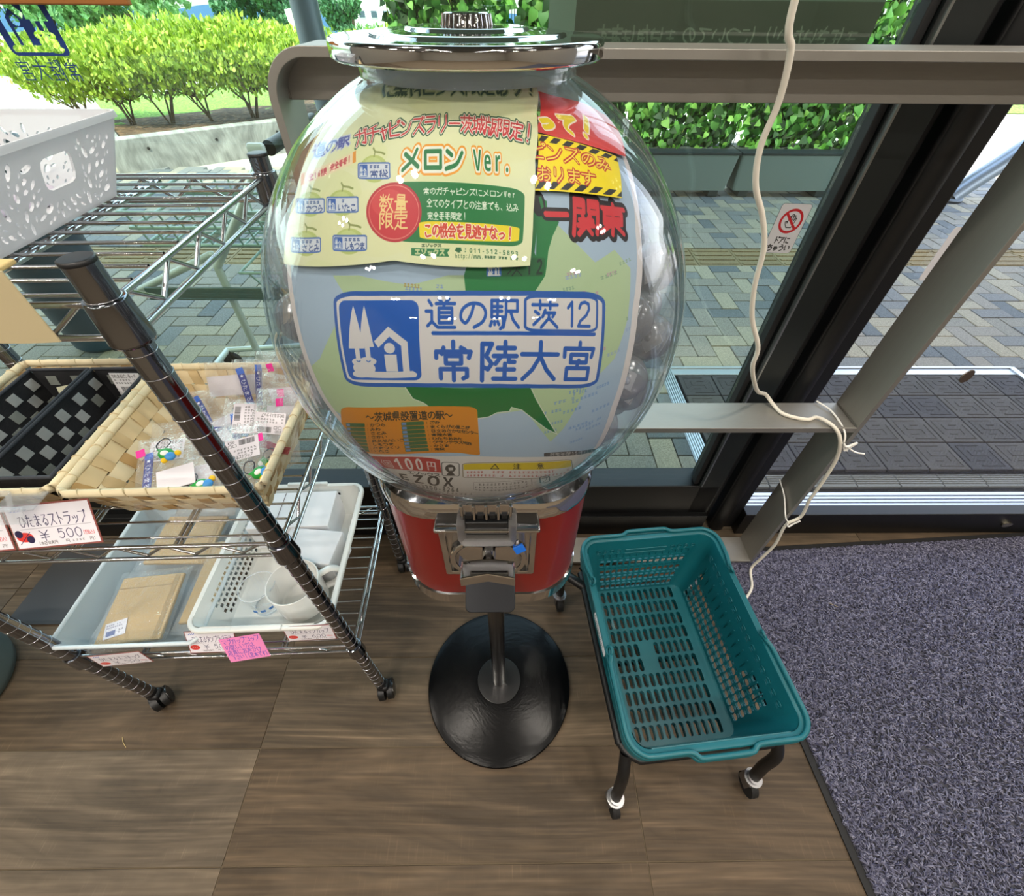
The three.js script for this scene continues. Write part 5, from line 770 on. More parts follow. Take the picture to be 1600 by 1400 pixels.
{
  const BX = 0.379, BZ = -0.376, ROT = 5.2 * DEG, Wt = 0.33, Dt = 0.437, Wb = 0.262, Db = 0.375, H = 0.215, Y0 = 0.128;
  const grid = (x0, x1, n, y, w, h, r = 0.004) => { const o = []; for (let i = 0; i < n; i++) o.push(slot(x0 + (x1 - x0) * (i + 0.5) / n, y, w, h, r)); return o; };
  const holesAt = (up) => (side, lb, lt, sl) => {
    const o = [], long = side === 'right' || side === 'left', L = lb * 0.5 - 0.004, n = long ? 20 : 14;
    if (!long) { for (let k = 0; k < (up ? 4 : 5); k++) { const y = 0.008 + k * 0.034 + up, q = 1 + k * 0.05; o.push(...grid(-L * q, L * q, n, y + 0.012, 0.0128, 0.0185)); if (k < 4) o.push(...grid(-L * q, L * q, n, y + 0.0275, 0.0122, 0.007, 0.0034)); } return o; }
    for (let k = 0; k < 4; k++) { const y = 0.02 + k * 0.03 + up; for (let i = 0; i < n; i++) { const x = -L + 2 * L * (i + 0.5) / n, keep = k < 3 || (side === 'right' ? x < -L * 0.45 || x > L * 0.86 : x > L * 0.45); if (!keep) continue; o.push(slot(x, y, 0.0146, 0.0172, 0.0045)); if (k < 3 || x < -L * 0.45 && side === 'right') o.push(slot(x, y + 0.0145, 0.0105, 0.0066, 0.003)); } }
    if (side === 'right') for (let i = 0; i < 4; i++) o.push(slot(-L + 2 * L * (i + 0.5) / n, 0.14 + up, 0.0125, 0.013, 0.004));
    return o;
  };
  const floorHoles = () => { const o = []; for (let j = 0; j < 10; j++) for (let i = 0; i < 13; i++) { if ((j === 4 || j === 5) && (i === 5 || i === 6)) continue; o.push(slot(-0.114 + i * 0.0176, -0.165 + j * 0.0362, 0.0116, 0.031, 0.0058)); } return o; };
  const pgs = [0, 0.0168].map((up) => pierced({ wt: Wt, dt: Dt, wb: Wb, db: Db, h: H, r: 0.03, th: 0.002, holes: holesAt(up), floorHoles }));
  const dimple = []; for (const s of [-1, 1]) for (let i = 0; i < 16; i++) { const z = -0.165 + i * 0.022; dimple.push(new THREE.TorusGeometry(0.0068, 0.0011, 5, 14).scale(1, 0.8, 1).rotateY(Math.PI / 2).translate(s * (Wb / 2 + (Wt - Wb) / 2 * 0.84 - 0.0035), H * 0.84, z)); }
  const ribs = []; for (const s of [-1, 1]) for (let i = 0; i < 14; i++) { const z = -0.15 + i * 0.0222; ribs.push(box(0.0022, 0.05, 0.0022, s * (Wb / 2 + (Wt - Wb) / 2 * 0.6 - 0.0042), H * 0.6, z).translate(0, 0, 0)); }
  for (let i = 0; i < 15; i++) if (i < 4 || i > 10) dimple.push(new THREE.TorusGeometry(0.0055, 0.001, 5, 12).translate(-0.126 + i * 0.018, H * 0.83, -(Db / 2 + (Dt - Db) / 2 * 0.83) + 0.0035));
  dimple.push(rbox(0.11, 0.009, 0.003, 0, H * 0.83, -(Db / 2 + (Dt - Db) / 2 * 0.83) + 0.0035, 0.0015));
  const stick = canvasTex(512, 96, (x, w, h) => { x.fillStyle = '#e6e4e8'; x.fillRect(0, 0, w, h); x.fillStyle = '#3f3d48'; x.font = 'bold 62px sans-serif'; x.textBaseline = 'middle'; x.fillText('Ocibasushi', 92, h / 2 + 4); x.strokeStyle = '#3f3d48'; x.lineWidth = 9; x.beginPath(); x.arc(48, h / 2, 24, 0.6, 5.6); x.stroke(); });
  const where = ['topmost of the nested green shopping baskets on the wheeled stand', 'lower nested green shopping basket whose rim shows under the top one'];
  for (let k = 0; k < 2; k++) {
    const pg = pgs[k], t = thing('shopping_basket', 'teal green plastic ' + where[k], 'basket', [BX, Y0 - k * 0.0165, BZ], ROT, 'nested shopping baskets');
    for (const s of ['front', 'back', 'right', 'left']) obj('side_wall', pg[s], M.teal, t); for (const c of pg.corners) obj('corner', c, M.teal, t); obj('bottom', pg.floor, M.teal, t);
    obj('relief', flat([...dimple, ...ribs]), M.teal, t);
    obj('rim', rimGeo(Wt, Dt, 0.03, H, 0.0125, 0.026, 0.003), M.teal, t);
    for (const s of [1, -1]) { // folded handles lying on the rim
      const w2 = Wt / 2 + 0.011, d2 = Dt / 2 + 0.011, y = H + 0.0055, zp = s > 0 ? 0.045 : -0.115, P = [];
      P.push([-w2 + 0.009, y - 0.002, zp - s * 0.004], [-w2 + 0.006, y + 0.001, zp + s * 0.012], [-w2 + 0.001, y, zp + s * 0.035], [-w2, y, s * (d2 - 0.06)]);
      for (let i = 0; i <= 4; i++) { const a = i / 4 * Math.PI / 2; P.push([-w2 + 0.04 - 0.04 * Math.cos(a), y, s * (d2 - 0.04 + 0.04 * Math.sin(a))]); }
      P.push([-0.075, y, s * d2], [-0.06, y - 0.001, s * (d2 + 0.003)], [-0.05, y - 0.003, s * (d2 + 0.0105)], [-0.03, y - 0.003, s * (d2 + 0.0115)]);
      const Q = P.slice().reverse().map(([a, b, c]) => [-a, b, c]), path = [...P, ...Q];
      const hd = obj('handle', flat([new THREE.TubeGeometry(curve(path), 150, 0.0048, 8), new THREE.TubeGeometry(curve(path.map(([a, b, c]) => [a * 1.003, b - 0.0058, c * 1.003])), 150, 0.0036, 6)]), M.teal, t);
      for (const q of [-1, 1]) obj('pivot_eye', new THREE.TorusGeometry(0.0085, 0.0032, 8, 18).rotateY(Math.PI / 2).rotateZ(q * 0.5).translate(q * (w2 - 0.006), y + 0.001, zp - s * 0.002), M.teal, hd);
    }
    if (!k) { const g = extr(rr2(0.092, 0.017, 0.004), 0.0006), p = g.attributes.position, uv = new Float32Array(p.count * 2); for (let i = 0; i < p.count; i++) { uv[2 * i] = p.array[3 * i] / 0.092 + 0.5; uv[2 * i + 1] = p.array[3 * i + 1] / 0.017 + 0.5; } g.setAttribute('uv', new THREE.BufferAttribute(uv, 2)); obj('name_sticker', g.rotateY(-Math.PI / 2).rotateZ(-0.02).translate(-Wt / 2 - 0.0128, H - 0.0135, 0.0), new THREE.MeshStandardMaterial({ map: stick, roughness: 0.4 }), t); }
  }
  // wheeled stand
  const t = thing('basket_stand', 'black steel tube stand on four small casters under the green baskets', 'stand', [BX, 0, BZ], ROT);
  const fr = new THREE.TubeGeometry(curve(loop(0.338, 0.44, 0.045, 0.245, 6), true, 0.3), 120, 0.0095, 10, true);
  obj('frame', fr, M.blackPlastic, t);
  const low = new THREE.TubeGeometry(curve(loop(0.24, 0.4, 0.03, 0.098, 5), true, 0.3), 90, 0.007, 8, true); obj('lower_frame', flat([low, rod([-0.12, 0.098, 0], [0.12, 0.098, 0], 0.006)]), M.blackPlastic, t);
  const legs = [[-1, 1, -0.164, 0.262], [1, 1, 0.16, 0.258], [-1, -1, -0.205, -0.217], [1, -1, 0.2, -0.222]];
  for (const [sx, sz, x, z] of legs) {
    obj('leg', tube(sz > 0 ? [[sx * 0.16, 0.245, sz * 0.205], [sx * 0.165, 0.2, sz * 0.235], [x, 0.13, z - 0.012], [x, 0.062, z]] : [[sx * 0.168, 0.245, -0.15], [x + sx * 0.002, 0.243, z + 0.03], [x + sx * 0.004, 0.2, z], [x, 0.062, z]], 0.012, 24, 12), M.blackPlastic, t);
    const c = obj('caster', flat([cyl(0.0145, 0.0145, 0.009, x, 0.07, z, 24), cyl(0.0195, 0.0195, 0.007, x, 0.062, z, 24), rbox(0.003, 0.036, 0.03, x - 0.0125, 0.043, z, 0.001), rbox(0.003, 0.036, 0.03, x + 0.0125, 0.043, z, 0.001), rbox(0.028, 0.004, 0.032, x, 0.058, z, 0.001)]), std(0x98989a, 0.38, 1), t);
    obj('wheel', flat([new THREE.CylinderGeometry(0.0265, 0.0265, 0.016, 32).rotateZ(Math.PI / 2).translate(x, 0.0272, z + 0.008), new THREE.TorusGeometry(0.0235, 0.0038, 8, 28).rotateY(Math.PI / 2).translate(x, 0.0272, z + 0.008)]), M.blackRubber, c);
  }
}
// ------------------------------------------------------------------ chrome wire rack
const RK = new THREE.Matrix4().makeRotationY(0.029).setPosition(-0.329, 0, -0.336);   // rack axes: x to the right, z to the front, origin at the front right post
const rk = (x, y, z) => V3(x, y, z).applyMatrix4(RK).toArray();
const TIER = [1.12, 0.748, 0.335], RW = 0.581, RD = 0.364;
{
  const t = thing('wire_rack', 'chrome three-tier wire shelving rack on casters left of the machine', 'shelf', rk(0, 0, 0), 0.029);
  const posts = [[0, 0, 1.159], [-RW, 0, 1.159], [0, -RD, 1.148], [-RW, -RD, 1.148]];
  for (const [x, z, h] of posts) {
    const p = obj('post', lathe([[0, 0.06], [0.0127, 0.06], [0.0127, h - 0.002], [0, h - 0.002]], 36).translate(x, 0, z), M.post, t); obj('end_cap', lathe([[0.0129, h - 0.004], [0.0131, h - 0.001], [0.011, h], [0, h]], 36).translate(x, 0, z), M.blackPlastic, p);
    const rings = []; for (let y = 0.085; y < h - 0.02; y += 0.0254) rings.push(new THREE.TorusGeometry(0.01275, 0.00075, 5, 30).rotateX(Math.PI / 2).translate(x, y, z)); obj('groove_rings', flat(rings), M.chromeDull, p);
    for (const y of TIER) obj('collar', lathe([[0.0128, y - 0.034], [0.0178, y - 0.034], [0.0182, y - 0.031], [0.0162, y + 0.004], [0.0156, y + 0.006], [0.0128, y + 0.006]], 36).translate(x, 0, z), M.post, p);
    const a = x < -0.3 ? 0.7 : 0.2, c = obj('caster', flat([rbox(0.03, 0.024, 0.03, x + 0.004, 0.05, z, 0.008), cyl(0.0135, 0.0135, 0.012, x, 0.066, z, 20), ...[-1, 1].map((s) => new THREE.CylinderGeometry(0.025, 0.025, 0.014, 30).rotateZ(Math.PI / 2).translate(s * 0.0105, 0.026, 0).rotateY(a).translate(x + 0.008, 0, z + 0.004))]), M.blackPlastic, t);
    obj('wheel_cover', flat([-1, 1].map((s) => new THREE.CylinderGeometry(0.0215, 0.0205, 0.003, 30).rotateZ(Math.PI / 2).translate(s * 0.0185, 0.026, 0).rotateY(a).translate(x + 0.008, 0, z + 0.004))), M.blackGloss, c);
  }
  const wireG = rod([-RW + 0.004, 0, 0], [-0.004, 0, 0], 0.0019, 6), railX = rod([-RW + 0.014, 0, 0], [-0.014, 0, 0], 0.0031, 8), railZ = rod([0, 0, -RD + 0.014], [0, 0, -0.014], 0.0031, 8);
  const zig = (L, n, ax) => { const p = []; for (let i = 0; i <= n; i++) { const s = -0.03 - (L - 0.06) * i / n; p.push(ax ? [0, i % 2 ? -0.0275 : -0.0035, s] : [s, i % 2 ? -0.0275 : -0.0035, 0]); } return poly(p, 0.0023, 6); };
  const zx = zig(RW, 15, 0), zz = zig(RD, 9, 1), sup = rod([0, -0.0045, -RD + 0.004], [0, -0.0045, -0.004], 0.0029, 8);
  for (const y of TIER) {
    const s = new THREE.Group(); s.name = 'shelf'; s.position.y = y; t.add(s);
    const add = (name, g, x, yy, z, m = M.steelWire) => { const o = obj(name, g, m, s); o.position.set(x, yy, z); return o; };
    for (const z of [0, -RD]) { add('rail', railX, 0, 0, z); add('rail', railX, 0, -0.031, z); add('truss_wire', zx, 0, 0, z + (z ? 0.003 : -0.003)); }
    for (const x of [0, -RW]) { add('rail', railZ, x, 0, 0); add('rail', railZ, x, -0.031, 0); add('truss_wire', zz, x + (x ? 0.003 : -0.003), 0, 0); }
    for (const x of [-0.145, -0.29, -0.435]) { add('support_rod', sup, x, 0, 0); add('support_rod', sup, x - 0.008, 0, 0); }
    for (let i = 0; i < 13; i++) add('wire', wireG, 0, 0.0012, -0.0143 - i * 0.028);
  }
}
function card(name, label, cat, texture, w, h, pos, turn, group, border = 0x8a4a44) { // laminated price card with coloured edge
  const o = thing(name, label, cat, rk(...pos), 0, group); o.rotation.order = 'YXZ'; o.rotation.set(turn[0], turn[1] + 0.029, turn[2]);
  obj('card', box(w, h, 0.0008), std(border, 0.5), o);
  obj('print', box(w * 0.965, h * 0.93, 0.0006, 0, 0, 0.0004), new THREE.MeshPhysicalMaterial({ map: texture, roughness: 0.35, clearcoat: 0.6, clearcoatRoughness: 0.1 }), o);
  return o;
}
const cardTex = (title, price, old, w = 512, h = 288) => canvasTex(w, h, (x) => {
  x.fillStyle = '#e9e6ee'; x.fillRect(0, 0, w, h);
  x.strokeStyle = '#5b78c8'; x.lineWidth = 7; for (let i = 0; i < 3; i++) { x.beginPath(); x.moveTo(30 + i * 22, 34); x.quadraticCurveTo(44 + i * 22, 30, 52 + i * 22, 12); x.stroke(); } x.lineWidth = 2; x.strokeStyle = '#8e9bd0'; x.beginPath(); x.moveTo(16, 38); x.lineTo(96, 36); x.stroke();
  const ink = '#2d2852'; text(x, title, rect4(56, 62, 420, 84), [[ink, 5]], 0.12); x.strokeStyle = '#777385'; x.lineWidth = 2; x.beginPath(); x.moveTo(50, 160); x.lineTo(490, 154); x.stroke();
  x.fillStyle = '#d8352e'; x.beginPath(); x.ellipse(62, 214, 52, 34, 0.05, 0, 7); x.fill();
  if (old) { x.fillStyle = '#211c46'; for (const [a, b] of [[30, 190], [92, 232]]) { x.beginPath(); x.ellipse(a, b, 24, 26, 0, 0, 7); x.fill(); } x.strokeStyle = '#211c46'; x.lineWidth = 4; x.beginPath(); x.moveTo(20, 262); x.lineTo(100, 182); x.stroke(); } else smudge(x, rect4(30, 200, 62, 28), '#f0c8c0', 1, 3, 3);
  x.strokeStyle = ink; x.lineWidth = 5; x.lineCap = 'round'; const yx = 158, yy = 176; for (const l of [[0, 0, 26, 30], [52, 0, 26, 30], [26, 30, 26, 72], [0, 34, 52, 30], [2, 52, 50, 48]]) { x.beginPath(); x.moveTo(yx + l[0], yy + l[1]); x.lineTo(yx + l[2], yy + l[3]); x.stroke(); }
  text(x, price, rect4(262, 172, 160, 72), [[ink, 5]], 0.1); text(x, '(税込)', rect4(420, 200, 78, 30), [['#cc3a44', 2.6]], 0.05);
  text(x, '(本店会員円', rect4(130, 252, 120, 24), [['#444', 2]], 0.06); text(x, '円', rect4(300, 250, 24, 24), [['#444', 2]], 0); smudge(x, rect4(340, 250, 84, 24), '#555', 1, 4, 2); text(x, '円)', rect4(450, 250, 40, 24), [['#444', 2]], 0);
});
// handwritten digits
GL['5'] = 'qbfb fbei ~eikgqjqpktdr'; GL['0'] = '~kbdfdojtqprfkb'; GL['6'] = '~nbfidohtosqneldo';
{ // cards on the middle tier, with clear clips
  const a = card('price_card', 'handwritten 500 yen price card with scribbled red dot on the middle tier', 'price tag', cardTex('ひたまるストラップ', '500', true), 0.114, 0.064, [-0.281, 0.803, -0.005], [-0.56, 0.0, 0.075]);
  const b = card('price_card', 'price card cut off by the left picture edge beside the scribbled one', 'price tag', cardTex('ひたまるピンバッチ', '500', true), 0.114, 0.064, [-0.402, 0.793, -0.003], [-0.56, 0.0, 0.075]);
  const clip = (x, y, z, label) => {
    const t = thing('card_clip', label, 'clip', rk(x, y, z), 0.029, 'clear card clips'), cl = phy(0xf6f8fa, { roughness: 0.08, transmission: 0.85, thickness: 0, ior: 1.45 });
    obj('jaw', flat([rbox(0.042, 0.022, 0.002, 0.004, 0.004, 0.012, 0.001).rotateX(-0.5), rbox(0.05, 0.003, 0.03, 0.012, 0.016, -0.012, 0.001)]), cl, t);
    obj('lever', flat([(() => { const s = rr2(0.024, 0.028, 0.003); s.holes.push(rr2(0.014, 0.014, 0.002, true)); return extr(s, 0.0022, 0.0005).rotateX(-0.7).translate(0.002, 0.026, -0.004); })(), rod([-0.014, 0.014, 0], [0.022, 0.014, 0], 0.003, 10, true)]), cl, t); return t;
  };
  clip(-0.322, 0.818, -0.01, 'clear plastic clip holding the scribbled price card');
  const c2 = clip(-0.425, 0.812, -0.008, 'clear plastic clip with a white roll at the left picture edge'); obj('roll', new THREE.CapsuleGeometry(0.006, 0.04, 4, 12).rotateZ(Math.PI / 2).translate(0.012, 0.022, -0.004), std(0xe4ecee, 0.4), c2);
}
{ // cards and note on the bottom tier
  card('price_card', 'price card with red dot left of the pink note on the bottom tier', 'price tag', cardTex('ひたまるタンブラグラス', '500', false), 0.098, 0.056, [-0.268, 0.392, 0.002], [-0.45, 0, 0.0]);
  card('price_card', 'price card hooked on the white perforated basket front', 'price tag', cardTex('ひたまるマグカップ', '600', false), 0.098, 0.05, [-0.072, 0.403, -0.0045], [-0.2, 0.0, 0.03]);
  card('price_card', 'price card lying under the front rim of the translucent tray', 'price tag', cardTex('ひたまるエコバッグ', '500', false), 0.112, 0.046, [-0.468, 0.348, 0.014], [-0.12, 0, 0.13]);
  const note = canvasTex(420, 330, (x, w, h) => { x.fillStyle = '#f08cc4'; x.fillRect(0, 0, w, h); const k = '#5a49b4'; text(x, 'マグカップコップ', rect4(18, 14, 384, 70), [[k, 5]], 0.1); text(x, 'の欲しい方は', rect4(20, 92, 300, 66), [[k, 5]], 0.1); text(x, '店員にお声かけ', rect4(20, 166, 350, 66), [[k, 5]], 0.1); text(x, '下さい！(見本です)', rect4(40, 240, 372, 66), [[k, 5]], 0.1); });
  const n = thing('sticky_note', 'pink handwritten sticky note on the bottom tier front', 'note', rk(-0.204, 0.38, 0.0125), 0); n.rotation.order = 'YXZ'; n.rotation.set(-0.42, 0.029, 0.16);
  obj('sheet', box(0.084, 0.062, 0.0006), new THREE.MeshStandardMaterial({ map: note, roughness: 0.7 }), n);
}
// ---- wicker baskets
const straw = [0xd8c398, 0xe0cea6, 0xcfb688, 0xb8945e, 0xe4d6b2].map((c) => new THREE.MeshStandardMaterial({ color: c, roughness: 0.7, bumpMap: grain, bumpScale: 0.0004 }));
const pale = [straw[0], straw[1], straw[4], straw[2]], brown = [straw[2], straw[3], straw[3]];
function ribbon(len, w, amp, n, ph) { const g = new THREE.BoxGeometry(len, w, 0.0011, n * 4, 1, 1), p = g.attributes.position.array; for (let i = 0; i < p.length; i += 3) { const s = p[i] / len + 0.5; p[i + 2] += amp * Math.sin(Math.PI * (s * n + ph)); p[i + 1] *= 1 - 0.04 * Math.sin(s * 40); } g.computeVertexNormals(); return g; }
function wicker(label, x, y, z, W, D, H, turn, lean = 0.03) {
  const t = thing('wicker_basket', label, 'basket', rk(x, y, z), 0.029 + turn, 'wicker baskets on the middle tier');
  const wall = (L, T, ry, dist, tag2) => {
    const g = new THREE.Group(), n = Math.round(L / 0.0265), rows = 3, hh = H / rows; g.name = 'side_wall'; t.add(g);
    const hz = [0, 1].map((q) => ribbon(L, hh * 0.93, 0.0016, n, q)), vt = [0, 1].map((q) => ribbon(H, 0.0165, 0.0016, rows, q).rotateZ(Math.PI / 2));
    for (let r = 0; r < rows; r++) { const m = obj('strip', hz[r % 2], pick(pale), g); m.position.y = hh * (r + 0.5); m.scale.x = 1 - 2 * lean / L * (1 - (r + 0.4) / rows); }
    for (let i = 0; i < n; i++) { const m = obj('strip', vt[(i + 1) % 2], pick(brown), g); const sx = -L / 2 + L * (i + 0.5) / n; m.position.set(sx * (1 - lean / L), H / 2, 0); m.rotation.z = -Math.atan(sx * 2 * lean / L / H); }
    g.position.set(Math.sin(ry) * (dist - lean), 0, Math.cos(ry) * (dist - lean)); g.rotation.order = 'YXZ'; g.rotation.set(Math.atan2(lean, H), ry, 0);
  };
  wall(W - 0.006, 0, 0, D / 2); wall(W - 0.006, 0, Math.PI, D / 2); wall(D - 0.006, 0, Math.PI / 2, W / 2); wall(D - 0.006, 0, -Math.PI / 2, W / 2);
  const f = new THREE.Group(); f.name = 'bottom'; t.add(f); const bw = W - 2 * lean, bd = D - 2 * lean, ny = Math.round(bd / 0.025), nx = Math.round(bw / 0.025);
  const fx = [0, 1].map((q) => ribbon(bw, 0.0215, 0.0014, nx, q).rotateX(-Math.PI / 2)), fz = [0, 1].map((q) => ribbon(bd, 0.0215, 0.0014, ny, q).rotateX(-Math.PI / 2).rotateY(Math.PI / 2));
  for (let i = 0; i < ny; i++) obj('strip', fx[i % 2], pick(straw), f).position.set(0, 0.003, -bd / 2 + bd * (i + 0.5) / ny); for (let i = 0; i < nx; i++) obj('strip', fz[(i + 1) % 2], pick(straw), f).position.set(-bw / 2 + bw * (i + 0.5) / nx, 0.003, 0);
  const rg = new THREE.TubeGeometry(curve(loop(W, D, 0.014, H, 4), true, 0.2), 220, 0.0052, 8, true), p = rg.attributes.position.array; for (let i = 0; i < p.length; i += 3) { const k = noise.noise(p[i] * 90, p[i + 1] * 30, p[i + 2] * 90); p[i] += k * 0.0012; p[i + 1] = H + (p[i + 1] - H) * 1.3 + k * 0.0016; p[i + 2] += k * 0.0012; } rg.computeVertexNormals();
  obj('rim', rg, straw[4], t);
  const wr = []; for (const [x0, z0, x1, z1] of [[-W / 2, D / 2, W / 2, D / 2], [-W / 2, -D / 2, W / 2, -D / 2], [-W / 2, -D / 2, -W / 2, D / 2], [W / 2, -D / 2, W / 2, D / 2]]) { const L = Math.hypot(x1 - x0, z1 - z0), n = Math.round(L / 0.03); for (let i = 1; i < n; i++) { const s = i / n, ax = Math.abs(x1 - x0) > 0.01; wr.push(new THREE.TorusGeometry(0.0056, 0.0008, 5, 12).scale(1, 1.3, 1).rotateY(ax ? Math.PI / 2 + 0.5 : 0.5).translate(x0 + (x1 - x0) * s, H, z0 + (z1 - z0) * s)); } } obj('rim_wrap', flat(wr), straw[1], t);
  return t;
}
wicker('pale woven wicker basket full of bagged straps on the middle tier', -0.139, 0.7525, -0.176, 0.268, 0.286, 0.08, 0.0);
wicker('pale woven wicker basket holding black checked trays at the far left', -0.41, 0.7525, -0.188, 0.246, 0.3, 0.08, 0.0);
{ // black felt trays with embroidered grey squares, standing in the left wicker basket
  const felt = new THREE.MeshStandardMaterial({ color: 0x16171a, roughness: 0.95, bumpMap: grain, bumpScale: 0.001 }), em = [0xb4b8b6, 0x8d938c, 0x6e746a].map((c) => new THREE.MeshStandardMaterial({ color: c, roughness: 0.7, bumpMap: grain, bumpScale: 0.0015 })), edge = std(0x2c2f36, 0.8);
  const make = (label, x, w, k) => {
    const t = thing('felt_tray', label, 'tray', rk(x, 0.7575, -0.187), 0.029, 'black checked felt trays'), H = 0.078, D = 0.252, ln = 0.018;
    obj('bottom', rbox(w - 0.042, 0.003, D - 0.032, 0, 0.0015, 0, 0.001), felt, t);
    const sw = (L, ry, dist) => rbox(L, H, 0.0026, 0, H / 2, 0, 0.001).rotateX(Math.atan2(ln, H)).translate(0, 0, dist - ln).rotateY(ry);
    for (const [L, ry, d] of [[w, 0, D / 2], [w, Math.PI, D / 2], [D, Math.PI / 2, w / 2], [D, -Math.PI / 2, w / 2]]) obj('side_wall', sw(L - 0.004, ry, d), felt, t);
    obj('piping', flat([poly([[-w / 2, H, D / 2], [w / 2, H, D / 2], [w / 2, H, -D / 2], [-w / 2, H, -D / 2]], 0.0028, 8, true)]), edge, t);
    const sq = rbox(0.0175, 0.0175, 0.0012, 0, 0, 0, 0.0006, 1);
    const spot = (name, g, m, u, v, ry, dist, L) => { const o = obj(name, g, m, t); const q = new THREE.Matrix4().makeRotationY(ry).multiply(new THREE.Matrix4().makeTranslation(0, 0, dist - ln)).multiply(new THREE.Matrix4().makeRotationX(Math.atan2(ln, H))).multiply(new THREE.Matrix4().makeTranslation(u, v, -0.0019)); q.decompose(o.position, o.quaternion, o.scale); };
    for (let c = 0; c < 11; c++) for (let r = 0; r < 3; r++) { if ((c + r) % 2) continue; if (r === 0 && k && c < 4) continue; spot('patch', sq, em[r === 2 ? 0 : r === 1 ? (rnd() < 0.6 ? 0 : 1) : 1], -0.105 + c * 0.021, 0.062 - (2 - r) * 0.0205, -Math.PI / 2, w / 2, D); }
    for (let c = 0; c < 3; c++) for (let r = 0; r < 3; r++) if ((c + r) % 2 === 0) spot('patch', sq, em[r === 2 ? 1 : 2], -0.022 + c * 0.021, 0.06 - (2 - r) * 0.021, Math.PI, D / 2, w);
    return t;
  };
  const a = make('left black felt tray with grey checks and loose cards inside', -0.453, 0.1, 0), b = make('right black felt tray with grey checks and a hanging white label', -0.347, 0.098, 1);
  const lab = canvasTex(256, 220, (x, w, h) => { x.fillStyle = '#e8e8ea'; x.fillRect(0, 0, w, h); text(x, 'ひたまるピンバッチ', rect4(14, 14, 210, 34), [['#333', 3]], 0.1); smudge(x, rect4(14, 54, 220, 60), '#555', 2, 9, 3); for (let i = 0; i < 26; i++) { x.fillStyle = '#222'; x.fillRect(40 + i * 3.4, 134, rnd() < 0.5 ? 1.4 : 2.4, 50); } smudge(x, rect4(160, 140, 60, 34), '#444', 1, 2, 3); });
  const l = obj('label', box(0.05, 0.044, 0.0006), new THREE.MeshStandardMaterial({ map: lab, roughness: 0.5 }), b); l.position.set(0.008, 0.054, -0.1115); l.rotation.set(-0.16, 0, -0.03);
  for (const [x, y, z, r] of [[0.015, 0.05, -0.1, 0.4], [0.03, 0.03, -0.07, -0.5], [0.02, 0.02, -0.085, 0.9]]) { const o = obj('loose_card', rbox(0.03, 0.022, 0.0008, 0, 0, 0, 0.0003, 1), std(0xb9b89c, 0.6), a); o.position.set(x, y, z); o.rotation.set(-0.8, r, 0.3); }
}
